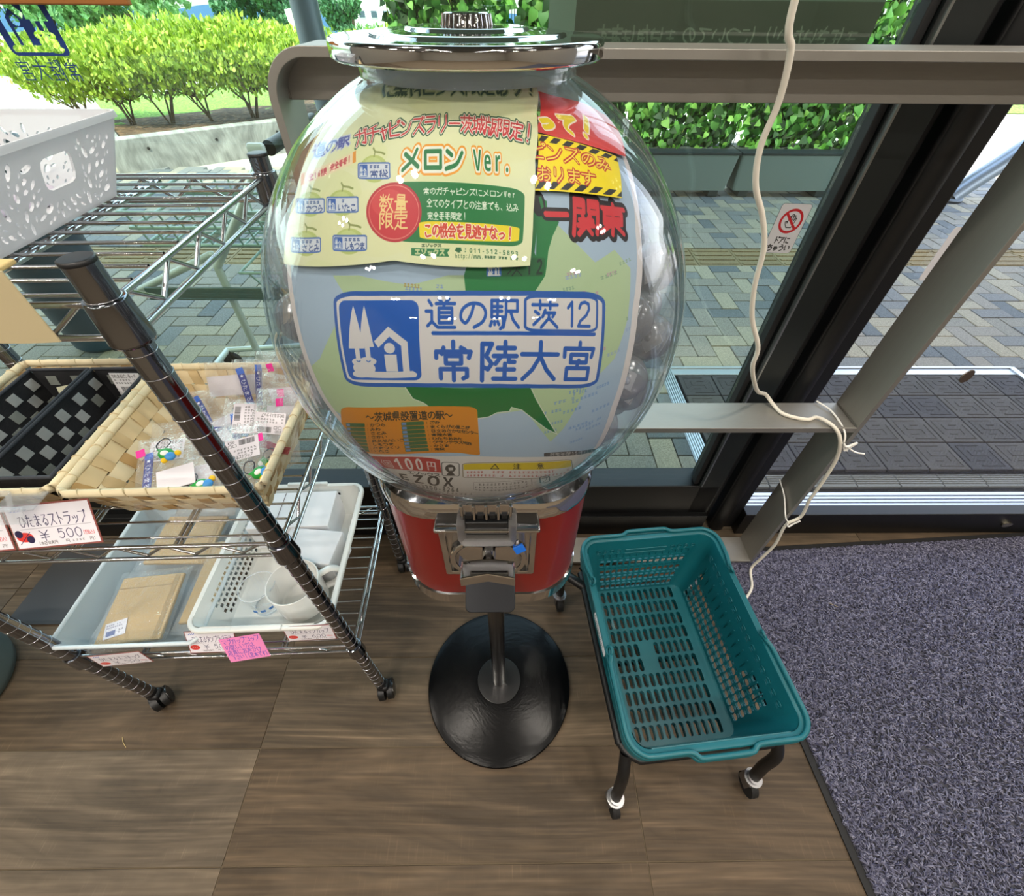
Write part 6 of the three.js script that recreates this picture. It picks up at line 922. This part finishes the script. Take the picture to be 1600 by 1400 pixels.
{ // bagged straps in the right wicker basket
  const lab = canvasTex(256, 176, (x, w, h) => { x.fillStyle = '#e4dfe6'; x.fillRect(0, 0, w, h); text(x, '¥500', rect4(22, 8, 54, 24), [['#333', 2]], 0); for (let i = 0; i < 30; i++) { x.fillStyle = '#222'; x.fillRect(110 + i * 4, 10, rnd() < 0.5 ? 1.6 : 2.8, 46); } strokeW(x, rect4(26, 40, 26, 24), '#333', 3, 0.3); strokeW(x, rect4(62, 42, 26, 20), '#333', 3, 0.1); smudge(x, rect4(14, 84, 226, 48), '#555', 2, 9, 3); text(x, 'ひたまるストラップ', rect4(14, 138, 190, 30), [['#333', 3]], 0.1); });
  const labM = new THREE.MeshStandardMaterial({ map: lab, roughness: 0.5 }), blank = std(0xd9d4da, 0.6), film = phy(0xffffff, { roughness: 0.06, transmission: 0.95, thickness: 0, ior: 1.45, bumpMap: grain, bumpScale: 0.004 });
  const strapT = canvasTex(64, 400, (x, w, h) => { x.fillStyle = '#23358f'; x.fillRect(0, 0, w, h); text(x, 'ひたまる', (u, v) => [w * 0.82 - v * w * 0.64, 110 + u * 220], [['#dfe4f4', 4]], 0.12); x.fillStyle = '#1d62d0'; x.fillRect(0, 0, w, 60); x.fillStyle = '#e8ecf8'; for (const y of [80, 350]) { x.beginPath(); for (let i = 0; i < 10; i++) { const a = i * 0.628, r = i % 2 ? 8 : 18; x.lineTo(w / 2 + r * Math.cos(a), y + r * Math.sin(a)); } x.fill(); } });
  const strapM = new THREE.MeshStandardMaterial({ map: strapT, roughness: 0.6 }), redM = std(0xa01838, 0.6), green = std(0x1f9a3a, 0.3), blue = std(0x3b8fd8, 0.3), yellow = std(0xf2c40e, 0.3), wht = std(0xf0f0ec, 0.4), pink = std(0xec2f9a, 0.5), cordM = std(0x1c2030, 0.6);
  const bag = (() => { const g = new THREE.BoxGeometry(0.078, 0.112, 0.01, 14, 18, 1), p = g.attributes.position.array; for (let i = 0; i < p.length; i += 3) { const u = Math.abs(p[i]) / 0.039, v = Math.abs(p[i + 1]) / 0.056, k = Math.sqrt(Math.max(0, 1 - Math.pow(Math.max(u, v), 4))); p[i + 2] = p[i + 2] * (0.06 + k) + 0.0022 * noise.noise(p[i] * 70, p[i + 1] * 70, p[i + 2] > 0 ? 3 : 8) ; } g.computeVertexNormals(); return g; })();
  const pack = (label, x, y, z, rot, o) => {
    const t = thing('bagged_strap', label, 'strap', rk(-0.139 + (x + 0.139) * 0.84 + 0.012, y + 0.003, z * 0.9 - 0.018), 0, 'bagged straps in the wicker basket'); t.rotation.order = 'YXZ'; t.rotation.set(rot[0], rot[1] + 0.029, rot[2]);
    obj('bag', bag, film, t);
    if (o.strap) { const g = new THREE.BoxGeometry(0.0115, 0.07, 0.0012, 1, 16, 1), p = g.attributes.position.array; for (let i = 0; i < p.length; i += 3) { p[i] += 0.004 * Math.sin(p[i + 1] * 50); p[i + 2] += 0.001 * Math.sin(p[i + 1] * 90); } g.computeVertexNormals(); const s = obj('strap', g, o.strap === 2 ? redM : strapM, t); s.position.set(o.sx ?? -0.018, o.sy ?? 0.012, 0.0022); s.rotation.z = o.sr ?? 0.3; }
    if (o.charm) { const c = obj('charm', flat([new THREE.SphereGeometry(0.0095, 20, 14).scale(1.15, 0.95, 0.7), new THREE.ConeGeometry(0.004, 0.009, 12).rotateZ(1.2).translate(-0.011, 0.006, 0)]), green, t); c.position.set(o.cx ?? 0.004, o.cy ?? -0.022, 0.004); c.rotation.z = o.cr ?? 0.5;
      obj('charm_body', new THREE.SphereGeometry(0.0075, 16, 12).scale(1, 0.9, 0.72).translate(0.008, -0.005, 0.0015), blue, c); obj('charm_patch', new THREE.SphereGeometry(0.006, 14, 10).scale(1, 0.7, 0.5).translate(0.001, -0.001, 0.0048), wht, c); obj('charm_bead', flat([new THREE.SphereGeometry(0.0044, 14, 10).translate(0.0165, 0.001, 0), new THREE.SphereGeometry(0.0042, 14, 10).translate(0.001, -0.0115, 0.001)]), yellow, c); obj('cord', tube([[-0.01, 0.004, 0], [-0.016, 0.014, 0.001], [-0.008, 0.026, 0], [0.002, 0.02, 0], [-0.004, 0.008, 0]], 0.0008, 24, 5), cordM, c); }
    if (o.label) { const l = obj('label', box(0.05, 0.034, 0.0005), o.label === 2 ? blank : labM, t); l.position.set(o.lx ?? 0.006, o.ly ?? 0.02, o.lz ?? 0.0062); l.rotation.z = o.lr ?? 0.1; }
    if (o.pink) { const s = obj('seal', rbox(0.012, 0.013, 0.0006, 0, 0, 0, 0.0002, 1), pink, t); s.position.set(o.px ?? 0.028, o.py ?? 0.04, 0.005); s.rotation.z = 0.2; }
    return t;
  };
  pack('bagged strap with bright blue top strip behind the chrome post', -0.175, 0.797, -0.215, [-1.05, 0.35, -0.1], { strap: 1, charm: 1, sr: 0.5, sx: -0.014, cx: 0.024, cy: -0.034, cr: 0.3 });
  pack('bagged strap standing at the back with a short upright blue strip', -0.105, 0.812, -0.275, [-0.55, -0.1, 0.05], { strap: 1, label: 2, sx: 0.004, sr: 0, lx: -0.02, ly: 0.012, lz: -0.003, charm: 1, cx: 0.02, cy: -0.03 });
  pack('bagged white-backed strap with two pink seals leaning at the back right', -0.045, 0.835, -0.262, [-0.45, -0.25, 0.1], { label: 2, pink: 1, px: -0.01, py: 0.03, ly: -0.02 });
  pack('bagged strap with one pink seal under the back right stack', -0.042, 0.812, -0.225, [-0.75, -0.15, -0.05], { label: 2, pink: 1, px: 0.0, py: 0.025, ly: -0.012 });
  pack('bagged strap with tilted white barcode label in the basket middle', -0.075, 0.807, -0.19, [-1.0, 0.2, 1.35], { label: 1, lr: 0.05, strap: 1, sx: -0.02, sr: -1.2, sy: 0.03 });
  pack('bagged strap with upside-down barcode label at the right rim', -0.034, 0.815, -0.178, [-0.9, -0.1, 3.1], { label: 1, pink: 1, px: -0.004, py: -0.035, lr: 0.02, ly: 0.0 });
  pack('bagged strap with green charm in the basket middle', -0.112, 0.79, -0.18, [-1.3, 0.15, 0.4], { strap: 1, charm: 1, sr: 1.3, sy: 0.022, cx: -0.004, cy: -0.004, label: 2, lx: -0.012, ly: 0.036, lz: -0.002 });
  pack('bagged strap with barcode label at the left behind the post', -0.212, 0.797, -0.13, [-1.2, 0.05, 3.2], { label: 1, ly: -0.004, lr: 0.04 });
  pack('bagged strap with blue charm and pink seal at the front left', -0.195, 0.808, -0.085, [-1.25, 0.15, 0.1], { strap: 1, charm: 1, label: 2, pink: 1, px: -0.032, py: 0.03, sx: -0.022, sy: -0.006, sr: 0.12, cx: 0.002, cy: 0.022, cr: -0.2, lx: 0.018, ly: -0.022 });
  pack('bagged strap with barcode label and bright pink seal right of the post', -0.07, 0.812, -0.1, [-1.15, -0.05, 0.2], { label: 1, pink: 1, px: 0.03, py: 0.026, ly: 0.012, lr: 0.1, charm: 1, cx: 0.03, cy: -0.03 });
  pack('bagged strap with yellow bead low at the front rim', -0.115, 0.794, -0.06, [-1.35, 0.4, -0.2], { charm: 1, cx: -0.01, cy: 0.0, label: 2, lx: -0.018, ly: 0.02, lz: 0.0 });
  pack('bagged strap with blue strip lying flat between the labels', -0.125, 0.793, -0.125, [-1.35, -0.3, 0.9], { strap: 1, charm: 1, sx: -0.012, sr: 0.2, cx: 0.018, cy: -0.012, label: 2, lx: 0.0, ly: 0.034, lz: -0.002 });
  pack('bagged strap with a white backing card at the back centre', -0.15, 0.815, -0.262, [-0.6, 0.2, -0.15], { strap: 1, label: 2, sx: 0.022, sr: 0.35, lx: -0.012, ly: 0.016, lz: -0.002, charm: 1, cx: 0.02, cy: -0.04 });
  pack('bagged strap with dark red strip at the right front corner', -0.032, 0.797, -0.118, [-1.1, -0.9, -0.4], { strap: 2, charm: 1, sx: -0.01, sr: -0.6, cx: 0.012, cy: -0.008 });
}
{ // bottom tier: translucent tray with bagged kraft pouches
  const milky = phy(0xdfe9ee, { roughness: 0.35, transmission: 0.55, thickness: 0, ior: 1.45 });
  const t = thing('translucent_tray', 'translucent bluish plastic tray on the bottom tier', 'tray', rk(-0.437, 0.338, -0.168), 0.029);
  const W = 0.286, D = 0.345, H = 0.062, L = (w, d, y, r = 0.02) => loop(w, d, r, y, 6);
  obj('body', flat([skin([L(W - 0.035, D - 0.035, 0.001), L(W - 0.03, D - 0.03, 0.0), L(W, D, H), L(W - 0.004, D - 0.004, H), L(W - 0.034, D - 0.034, 0.003)]), capRing(L(W - 0.034, D - 0.034, 0.003)), capRing(L(W - 0.035, D - 0.035, 0.0005), false)]), milky, t);
  const rg = new THREE.TubeGeometry(curve(L(W + 0.004, D + 0.004, H), true, 0.2), 160, 0.0042, 8, true); obj('rim', rg, phy(0xe8f2f6, { roughness: 0.3, transmission: 0.35, thickness: 0 }), t);
  const kraft = new THREE.MeshStandardMaterial({ color: 0xc4aa7c, roughness: 0.85, bumpMap: grain, bumpScale: 0.0015 }), film = phy(0xffffff, { roughness: 0.05, transmission: 0.96, thickness: 0, ior: 1.45, bumpMap: grain, bumpScale: 0.006 });
  const lab = canvasTex(200, 160, (x, w, h) => { x.fillStyle = '#dfe0ea'; x.fillRect(0, 0, w, h); smudge(x, rect4(12, 16, 150, 50), '#4b4d78', 2, 8, 3); x.fillStyle = '#5f6da0'; x.fillRect(20, 88, 84, 50); smudge(x, rect4(130, 84, 52, 50), '#5a5a70', 2, 2, 4); });
  const bagged = (label, x, y, z, w, d, rot, lb) => {
    const o = thing('kraft_pouch', label, 'pouch', rk(x, y, z), 0.029 + rot[1], 'bagged kraft pouches in the tray'); o.rotation.order = 'YXZ'; o.rotation.x = rot[0]; o.rotation.z = rot[2];
    const g = new RoundedBoxGeometry(w, 0.009, d, 2, 0.003), s = obj('pouch', g, kraft, o); obj('fold', flat([rbox(0.012, 0.0105, d * 0.96, w / 2 - 0.012, 0.001, 0, 0.003), rbox(w * 0.96, 0.002, 0.002, 0, 0.0047, -d * 0.32, 0.0008)]), kraft, o);
    const fg = new THREE.BoxGeometry(w + 0.022, 0.016, d + 0.03, 18, 1, 22), p = fg.attributes.position.array; for (let i = 0; i < p.length; i += 3) { const u = Math.abs(p[i]) / (w / 2 + 0.011), v = Math.abs(p[i + 2]) / (d / 2 + 0.015), k = Math.sqrt(Math.max(0, 1 - Math.pow(Math.max(u, v), 6))); p[i + 1] = p[i + 1] * (0.05 + 0.95 * k) + 0.0014 * noise.noise(p[i] * 60, p[i + 2] * 60, p[i + 1] > 0 ? 2 : 6); } fg.computeVertexNormals(); obj('bag', fg, film, o);
    if (lb) { const l = obj('label', box(0.042, 0.0005, 0.034), new THREE.MeshStandardMaterial({ map: lab, roughness: 0.5 }), o); l.position.set(-w / 2 + 0.034, 0.0062, d / 2 - 0.03); l.rotation.y = 0.25; }
    return o;
  };
  bagged('front kraft cloth pouch in a clear bag with white label in the tray', -0.468, 0.366, -0.086, 0.135, 0.145, [0.1, 0.06, 0.04], true);
  bagged('rear kraft cloth pouch in a clear bag in the tray', -0.452, 0.365, -0.258, 0.15, 0.13, [0.06, -0.04, 0.03], false);
  bagged('kraft cloth pouch standing against the white basket in the tray', -0.345, 0.364, -0.15, 0.07, 0.2, [0.0, 0.06, 0.06], false);
}
{ // white perforated basket with mug, glass tumbler and white boxes
  const Wt = 0.272, Dt = 0.356, Wb = 0.216, Db = 0.3, H = 0.088;
  const holes = (side, lb, lt, sl) => { const o = [], L = lb / 2 - 0.012, n = Math.round(lb / 0.0136); for (let r = 0; r < 5; r++) for (let i = 0; i < n; i++) { const x = -L + 2 * L * (i + 0.5) / n + (r % 2 ? 0.003 : -0.003); o.push(slot(x, 0.014 + r * 0.0132, 0.0084, 0.0084, 0.0004)); } return o; };
  const fl = () => [];
  const g = pierced({ wt: Wt, dt: Dt, wb: Wb, db: Db, h: H, r: 0.024, th: 0.0022, holes, floorHoles: fl });
  const t = thing('white_basket', 'white perforated plastic basket on the bottom tier', 'basket', rk(-0.17, 0.3385, -0.19), 0.029);
  for (const s of ['front', 'back', 'right', 'left']) obj('side_wall', g[s], M.whitePlastic, t); for (const c of g.corners) obj('corner', c, M.whitePlastic, t); obj('bottom', g.floor, M.whitePlastic, t);
  obj('rim', rimGeo(Wt, Dt, 0.024, H, 0.0085, 0.008, 0.0025), M.whitePlastic, t); obj('handle_lip', flat([rbox(0.1, 0.006, 0.012, 0, H + 0.001, Dt / 2 + 0.004, 0.003), rbox(0.1, 0.01, 0.01, 0, H + 0.003, -Dt / 2 - 0.003, 0.003)]), M.whitePlastic, t);
  const mug = thing('mug', 'white china mug standing in the white basket', 'mug', rk(-0.125, 0.3895, -0.1), 0.55); mug.scale.set(1.34, 1.12, 1.34); mug.rotation.order = 'YXZ'; mug.rotation.x = -0.04;
  const china = phy(0xf1f0ec, { roughness: 0.2, clearcoat: 0.7 });
  obj('cup', lathe([[0, -0.04], [0.03, -0.04], [0.036, -0.037], [0.0395, -0.03], [0.0405, 0.04], [0.0395, 0.0412], [0.038, 0.04], [0.0372, -0.03], [0.033, -0.0355], [0, -0.0358]], 48), china, mug);
  obj('handle', tube([[0.039, 0.024, 0], [0.056, 0.026, 0], [0.067, 0.012, 0], [0.066, -0.008, 0], [0.054, -0.022, 0], [0.0385, -0.022, 0]], 0.0048, 30, 10).scale(1, 1, 1.3), china, mug);
  const gl = thing('glass_tumbler', 'clear glass tumbler with blue dots left of the mug', 'glass', rk(-0.208, 0.376, -0.1), 0.3); gl.scale.setScalar(1.1); gl.rotation.order = 'YXZ'; gl.rotation.x = -0.1;
  obj('glass', lathe([[0, -0.032], [0.026, -0.032], [0.028, -0.03], [0.034, 0.034], [0.0335, 0.035], [0.0325, 0.034], [0.0265, -0.026], [0, -0.027]], 40), phy(0xffffff, { roughness: 0.02, transmission: 1, thickness: 0, ior: 1.5 }), gl);
  obj('lip', new THREE.TorusGeometry(0.0333, 0.0011, 6, 40).rotateX(Math.PI / 2).translate(0, 0.0345, 0), phy(0xf4f8fa, { roughness: 0.15, transmission: 0.6, thickness: 0 }), gl); obj('foot', new THREE.TorusGeometry(0.0255, 0.0016, 6, 36).rotateX(Math.PI / 2).translate(0, -0.03, 0), phy(0xe6eef2, { roughness: 0.15, transmission: 0.6, thickness: 0 }), gl); obj('print_dots', flat([0, 1, 2].map((i) => rbox(0.009, 0.006, 0.001, 0, -0.008, 0.0307, 0.0004).rotateY(-0.5 + i * 0.5))), std(0x4f86cc, 0.4), gl);
  const carton = std(0xe2e3e6, 0.55);
  const b1 = thing('carton_box', 'white carton box at the back of the white basket', 'box', rk(-0.185, 0.343, -0.295), 0.05); obj('body', rbox(0.19, 0.085, 0.105, 0, 0.0425, 0, 0.002), carton, b1); obj('flap_seam', rbox(0.002, 0.0006, 0.1, -0.03, 0.0852, 0, 0.0002, 1), std(0x6b5f60, 0.7), b1);
  const b2 = thing('carton_box', 'white carton box with small label behind the mug', 'box', rk(-0.118, 0.343, -0.195), -0.1); obj('body', rbox(0.125, 0.082, 0.085, 0, 0.041, 0, 0.002), carton, b2); const bl = canvasTex(200, 100, (x, w, h) => { x.fillStyle = '#dcd0bc'; x.fillRect(0, 0, w, h); smudge(x, rect4(10, 8, 180, 36), '#6b5b44', 2, 9, 3); for (let i = 0; i < 22; i++) { x.fillStyle = '#4a4036'; x.fillRect(50 + i * 4, 52, 2, 34); } }); obj('label', box(0.042, 0.021, 0.0006, 0.02, 0.05, 0.0428), new THREE.MeshStandardMaterial({ map: bl, roughness: 0.6 }), b2);
}
{ // white lattice basket with organic holes on the top tier
  const Wt = 0.33, Dt = 0.26, Wb = 0.27, Db = 0.2, H = 0.078;
  const organic = (lb, lt, sl, win) => { const o = [], put = [], y0 = 0.006, y1 = sl - 0.01; let n = 0; if (win) o.push(slot(win[0], win[1], 0.046, 0.03, 0.008));
    while (n++ < 1500 && put.length < 170) { const y = rr(y0, y1), hl = (lb + (lt - lb) * y / sl) / 2 - 0.008, x = rr(-hl, hl), a = rr(0.0024, 0.009), b = a * rr(0.32, 0.6), rot = 0.9 * Math.sin(x * 60) + rr(-0.5, 0.5) + Math.PI / 2; if (y - a < y0 - 0.002 || y + a > y1 || Math.abs(x) + a > hl) continue; if (win && Math.abs(x - win[0]) < 0.03 + a && Math.abs(y - win[1]) < 0.022 + a) continue; if (put.every((q) => Math.hypot(q[0] - x, q[1] - y) > (q[2] + a) * 0.92)) { put.push([x, y, a]); o.push(oval(x, y, a, b, rot)); } } return o; };
  const g = pierced({ wt: Wt, dt: Dt, wb: Wb, db: Db, h: H, r: 0.012, th: 0.0026, holes: (s, a, b, c) => organic(a, b, c, s === 'right' ? [0.012, 0.05] : s === 'left' ? [0, 0.05] : null), floorHoles: () => { const o = []; for (let i = 0; i < 10; i++) for (let j = 0; j < 8; j++) o.push(oval(-0.11 + i * 0.024, -0.08 + j * 0.022, 0.006, 0.004, i + j)); return o; } });
  const wp = phy(0xe6e9ee, { roughness: 0.5, transmission: 0.42, thickness: 0 });
  const t = thing('lattice_basket', 'white plastic basket with organic lattice holes on the top tier', 'basket', rk(-0.28, 1.1235, -0.175), 0.029);
  for (const s of ['front', 'back', 'right', 'left']) obj('side_wall', g[s], wp, t); for (const q of g.corners) obj('corner', q, wp, t); obj('bottom', g.floor, wp, t);
  obj('rim', skin([loop(Wt - 0.004, Dt - 0.004, 0.012, H - 0.001, 6), loop(Wt - 0.003, Dt - 0.003, 0.012, H + 0.002, 6), loop(Wt + 0.002, Dt + 0.002, 0.013, H + 0.002, 6), loop(Wt + 0.003, Dt + 0.003, 0.013, H - 0.004, 6)]), wp, t);
  const c = thing('paper_charm', 'small brown folded charm lying in the white lattice basket', 'ornament', rk(-0.22, 1.155, -0.19), 0.5); obj('body', new THREE.ConeGeometry(0.013, 0.02, 5).translate(0, 0.01, 0), std(0x8a6a52, 0.7), c); obj('hem', lathe([[0.012, 0], [0.015, 0.002], [0.013, 0.004]], 5), std(0x5f4636, 0.7), c);
  const d = thing('wrapped_goods', 'pale wrapped goods filling the white lattice basket', 'package', rk(-0.29, 1.126, -0.17), 0.1); for (const [x, z, r, m] of [[-0.06, 0.02, 0.3, 0xd9cfa6], [0.03, 0.03, -0.2, 0xcfc7b0], [0.07, -0.04, 0.9, 0xb9b4c4], [-0.02, -0.05, 0.1, 0xd8d2c2]]) obj('packet', rbox(0.08, 0.018, 0.055, 0, 0.0095, 0, 0.006).rotateY(r).translate(x, 0, z), std(m, 0.5), d);
}
{ // kraft paper flap hanging on the front of the top tier
  const t = thing('kraft_flap', 'pale kraft paper flap hanging from the top tier at the left picture edge', 'paper', rk(-0.126, 1.13, 0.012), 0.029);
  const g = new THREE.BoxGeometry(0.16, 0.06, 0.0012, 20, 10, 1), p = g.attributes.position.array; for (let i = 0; i < p.length; i += 3) { p[i + 2] += 0.004 * Math.sin(p[i] * 30) + 0.01 * (0.03 - p[i + 1]);  } g.computeVertexNormals();
  obj('sheet', g.translate(0, -0.005, 0), std(0xd2c39c, 0.7), t); obj('fold', rbox(0.15, 0.004, 0.02, 0, 0.024, -0.008, 0.0015), std(0xcdb37a, 0.7), t);
}
{ // things on the floor left of the rack
  const t = thing('floor_sheet', 'dark grey rubber sheet lying on the floor behind the rack', 'mat', [-1.235, 0, -0.655], 0.0);
  obj('sheet', rbox(0.5, 0.004, 0.27, 0, 0.0025, 0, 0.0015), std(0x3f4246, 0.75), t); obj('edge', rbox(0.5, 0.003, 0.012, 0, 0.004, 0.131, 0.001), std(0x34373a, 0.7), t);
  const b = thing('round_bin', 'grey-green round bin cut off by the left picture edge', 'bin', [-1.512, 0, -0.33]);
  obj('body', lathe([[0, 0.001], [0.15, 0.001], [0.165, 0.004], [0.172, 0.03], [0.19, 0.32], [0.192, 0.33], [0.186, 0.335], [0.176, 0.32], [0.16, 0.02], [0, 0.012]], 48), std(0x5a6663, 0.5), b); obj('rim', lathe([[0.187, 0.322], [0.197, 0.325], [0.197, 0.338], [0.186, 0.34]], 48), std(0x465352, 0.4), b);
  const s = obj('straw', tube([[0, 0, 0], [0.01, 0.001, 0.012], [0.022, 0, 0.022]], 0.0007, 8, 4), std(0xc2ab74, 0.9)); s.position.set(-0.97, 0.0012, -0.235); tag(s, 'thin straw on the wooden floor by the left front caster', 'litter');
}
renderer.render(scene, camera);
